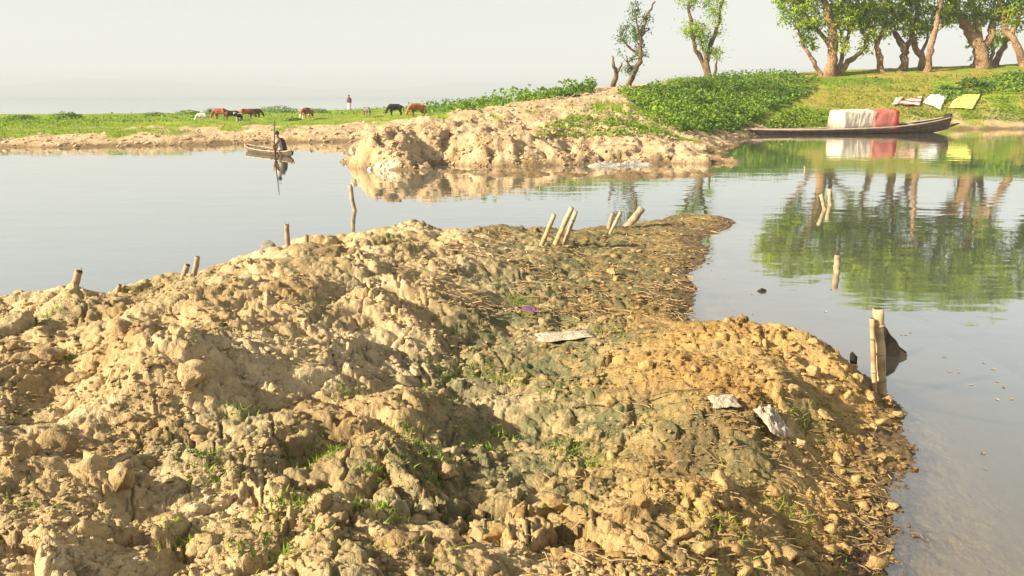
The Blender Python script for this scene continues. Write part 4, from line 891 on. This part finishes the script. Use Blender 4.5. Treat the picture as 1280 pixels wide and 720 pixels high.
# ------------------------------------------------------------------ cloths drying on the slope
def striped(nm, a, b_, sc):
    m, n, l = mat(nm); tc = nd(n, 'ShaderNodeTexCoord').outputs['Object']; w = nd(n, 'ShaderNodeTexWave', bands_direction='Y'); w.inputs['Scale'].default_value = sc; l.new(tc, w.inputs['Vector'])
    out(n, l, princ(n, l, ramp(n, l, w.outputs['Fac'], [(.45, a), (.55, b_)]), .9)); return m
M['stripe'] = striped('red and white striped cloth', (.55, .10, .08), (.75, .62, .55), .55); M['whitec'] = plain('white cloth', (.40, .38, .38), (.62, .60, .60), 2, .9, .02); M['yellow'] = plain('yellow cloth', (.62, .57, .10), (.74, .69, .20), 2, .9, .02)
M['cream2'] = plain('off white cloth', (.68, .66, .52), (.78, .76, .64), 2, .9, .02)
def cloth(corners, mt, label, seed):
    Q = [np.array(hitf(a, b)) for a, b in corners]; n = 14; r = np.random.default_rng(seed); c0 = sum(Q)/4; V = []
    for i in range(n+1):
        for j in range(n+1):
            u, v = i/n, j/n; p = Q[0]*(1-u)*(1-v)+Q[1]*u*(1-v)+Q[2]*u*v+Q[3]*(1-u)*v
            z = max(float(ground_far(p[:1], p[1:2])[0]), p[2])+.15+.03*math.sin(u*9+seed)*math.cos(v*7)+r.normal()*.006; V.append((p[0]-c0[0]+r.normal()*.015, p[1]-c0[1]+r.normal()*.02, z-c0[2]))
    me = finish(mesh_np('drying_cloth', V, grid_faces(n+1, n+1)), solid=.02); add('drying_cloth', me, mt, loc=tuple(c0), label=label, cat='cloth', group='cloths laid out to dry on the bank')
cloth([(1115,131),(1121,131),(1129,122),(1121,122)], M['cream2'], 'small off white cloth left of the striped one', 1)
cloth([(1122,133),(1150,132),(1153,121),(1128,124)], M['stripe'], 'red and white striped cloth drying on the grass', 2)
cloth([(1154,129),(1176,131),(1187,117),(1163,117)], M['whitec'], 'pale white cloth between the striped and the yellow cloth', 3)
cloth([(1186,134),(1216,134),(1226,119),(1198,119)], M['yellow'], 'bright yellow cloth at the right end of the drying cloths', 4)

# ------------------------------------------------------------------ litter and stones
M['plastic'] = plain('dirty white plastic', (.34, .27, .17), (.56, .48, .36), 9, .6, .02); M['purple'] = plain('purple plastic', (.12, .05, .10), (.24, .11, .20), 8, .5, .01); M['stone'] = plain('grey stone', (.28, .26, .21), (.42, .39, .32), 4, .9, .03)
def crumple(name, px, py, wpx, hpx, mt, label, cat, seed, h=.08, rot=0, far=False):
    p = hitf(px, py) if far else hitn(px, py); r = np.random.default_rng(seed); d = math.hypot(p[0], p[1], CAMZ-p[2]); w = wpx/FPX*d; e = min(hpx/FPX*d/(max(.12, (CAMZ-p[2])/d)), w*(.35 if far else 1.0)); n = 16; V = []
    for i in range(n+1):
        for j in range(n+1):
            u, v = i/n*2-1, j/n*2-1; ed = 1+.18*perlin(np.array([u*2.+seed]), np.array([v*2.]), seed)[0]
            x = u*w/2*ed; y = v*e/2*ed; q = abs(perlin(np.array([u*2.3+seed]), np.array([v*2.3]), seed+1)[0])+.5*abs(perlin(np.array([u*5.]), np.array([v*5.+seed]), seed+2)[0])
            xx = x*math.cos(rot)-y*math.sin(rot); yy = x*math.sin(rot)+y*math.cos(rot)
            g = ground_far(np.array([p[0]+xx]), np.array([p[1]+yy]))[0] if far else p[2]+.02+base_n(p[0]+xx, p[1]+yy)-base_n(p[0], p[1])
            g = min(g, p[2]+.12) if far else g
            V.append((xx, yy, max(g, -.02)-p[2]+.008+h*q*(1-max(abs(u), abs(v))**4)))
    add(name, finish(mesh_np(name, V, grid_faces(n+1, n+1)), solid=.004), mt, loc=tuple(p), label=label, cat=cat)
crumple('plastic_bag', 966, 534, 34, 30, M['plastic'], 'crumpled dirty white bag half buried near the right shore', 'bag', 3, .08, .5)
crumple('plastic_sheet', 705, 428, 66, 14, M['plastic'], 'flat pale sheet lying at the head of the right lobe', 'sheet', 5, .03, .1)
crumple('plastic_scrap', 664, 391, 22, 8, M['purple'], 'small purple scrap in the grassy hollow', 'scrap', 7, .05, .2)
crumple('plastic_scrap', 905, 510, 34, 8, M['plastic'], 'long pale scrap left of the crumpled bag', 'scrap', 9, .03, .2)
crumple('leaf_scrap', 948, 520, 8, 22, M['cream2'], 'upright pale yellow leaf beside the crumpled bag', 'leaf', 11, .05, 1.4)
crumple('cloth_heap', 484, 208, 34, 5, M['plastic'], 'flat white cloth at the foot of the far bluff', 'cloth', 13, .12, 0, True)
crumple('cloth_heap', 758, 213, 46, 6, M['stone'], 'grey white sacking at the waterline of the far shelf', 'cloth', 15, .22, .1, True)
crumple('cloth_heap', 795, 204, 40, 5, M['stone'], 'grey heap of sacking behind the waterline sacking', 'cloth', 17, .2, .1, True)
def stone(px, py, wpx, hpx, mt, name, label, cat, seed, far=False, bury=.3):
    p = hitf(px, py) if far else hitn(px, py); d = math.hypot(p[0], p[1], CAMZ-p[2]); W = lumpy(V3, seed, .14); W[:, 2] = W[:, 2]/np.abs(W[:, 2]).max()
    o = add(name, mesh_np(name, W, F3), mt, loc=(p[0], p[1], p[2]+hpx/FPX*d*.5*(1-bury)), label=label, cat=cat); o.scale = (wpx/2/FPX*d, wpx/2/FPX*d*.85, hpx/FPX*d*.62)
stone(338, 318, 27, 15, M['stone'], 'boulder', 'smooth grey boulder on the crest left of the upright stake', 'stone', 901, False, -.7)
stone(583, 286, 14, 9, M['stone'], 'boulder', 'small grey stone on the crest right of the high point', 'stone', 902)
stone(672, 281, 9, 6, M['dark'], 'boulder', 'little black stone on the crest left of the leaning stakes', 'stone', 903)
stone(441, 203, 11, 10, M['plastic'], 'sack', 'pale sack standing at the left tip of the far bluff', 'sack', 904, True, .1)
stone(461, 207, 8, 9, M['whitec'], 'sack', 'small white sack right of the pale sack at the bluff foot', 'sack', 905, True, .1)
stone(1066, 459, 13, 20, M['dark'], 'boulder', 'dark rounded clump at the water edge left of the tall post', 'stone', 906, False, .0)
b = MB(); p = Vector(atH(953, 364, 0)); b.tube([p-p+Vector((-.06, 0, .0)), Vector((0, .01, .02)), Vector((.05, -.01, .012))], [.015, .025, .01], 6); add('floating_debris', b.mesh('floating_debris'), M['dark'], loc=p, label='scrap of dark debris floating in the bay', cat='debris')
def twig(pts, r, label, water=False):
    P = [Vector(hitn(a, b))+Vector((0, 0, .02)) if not water else Vector(atH(a, b, .012)) for a, b in pts]; b = MB(); b.tube([q-P[0] for q in P], [r*(1-.5*i/(len(P)-1)) for i in range(len(P))], 6); add('twig', b.mesh('twig'), M['bark2'], loc=P[0], label=label, cat='twig')
twig([(990,555),(1010,570),(1030,590),(1062,612)], .007, 'long thin twig lying along the right shore'); twig([(765,716),(768,704),(772,690)], .006, 'reddish twig sticking up at the bottom edge')
twig([(1138,664),(1150,668),(1162,676)], .006, 'pale twig floating in the shallows at bottom right', True); twig([(800,500),(840,494),(880,490)], .006, 'thin twig on the middle of the right lobe'); twig([(715,520),(740,512),(760,520)], .006, 'bent twig in the hollow by the right lobe')

# ------------------------------------------------------------------ haze
def build_haze():
    b = MB(); b.box((0, 2900, 113), 15000, 7800, 232)
    m = bpy.data.materials.new('pale river haze'); m.use_nodes = True; n = m.node_tree.nodes; n.clear()
    o = n.new('ShaderNodeOutputMaterial'); v = n.new('ShaderNodeVolumePrincipled'); v.inputs['Color'].default_value = (.71, .78, .84, 1)
    v.inputs['Density'].default_value = HAZE; v.inputs['Anisotropy'].default_value = 0.0
    m.node_tree.links.new(v.outputs[0], o.inputs['Volume'])
    add('haze', b.mesh('haze', False), m, kind='stuff', label='pale haze over the lake')
HAZE = 0.0006
build_haze()
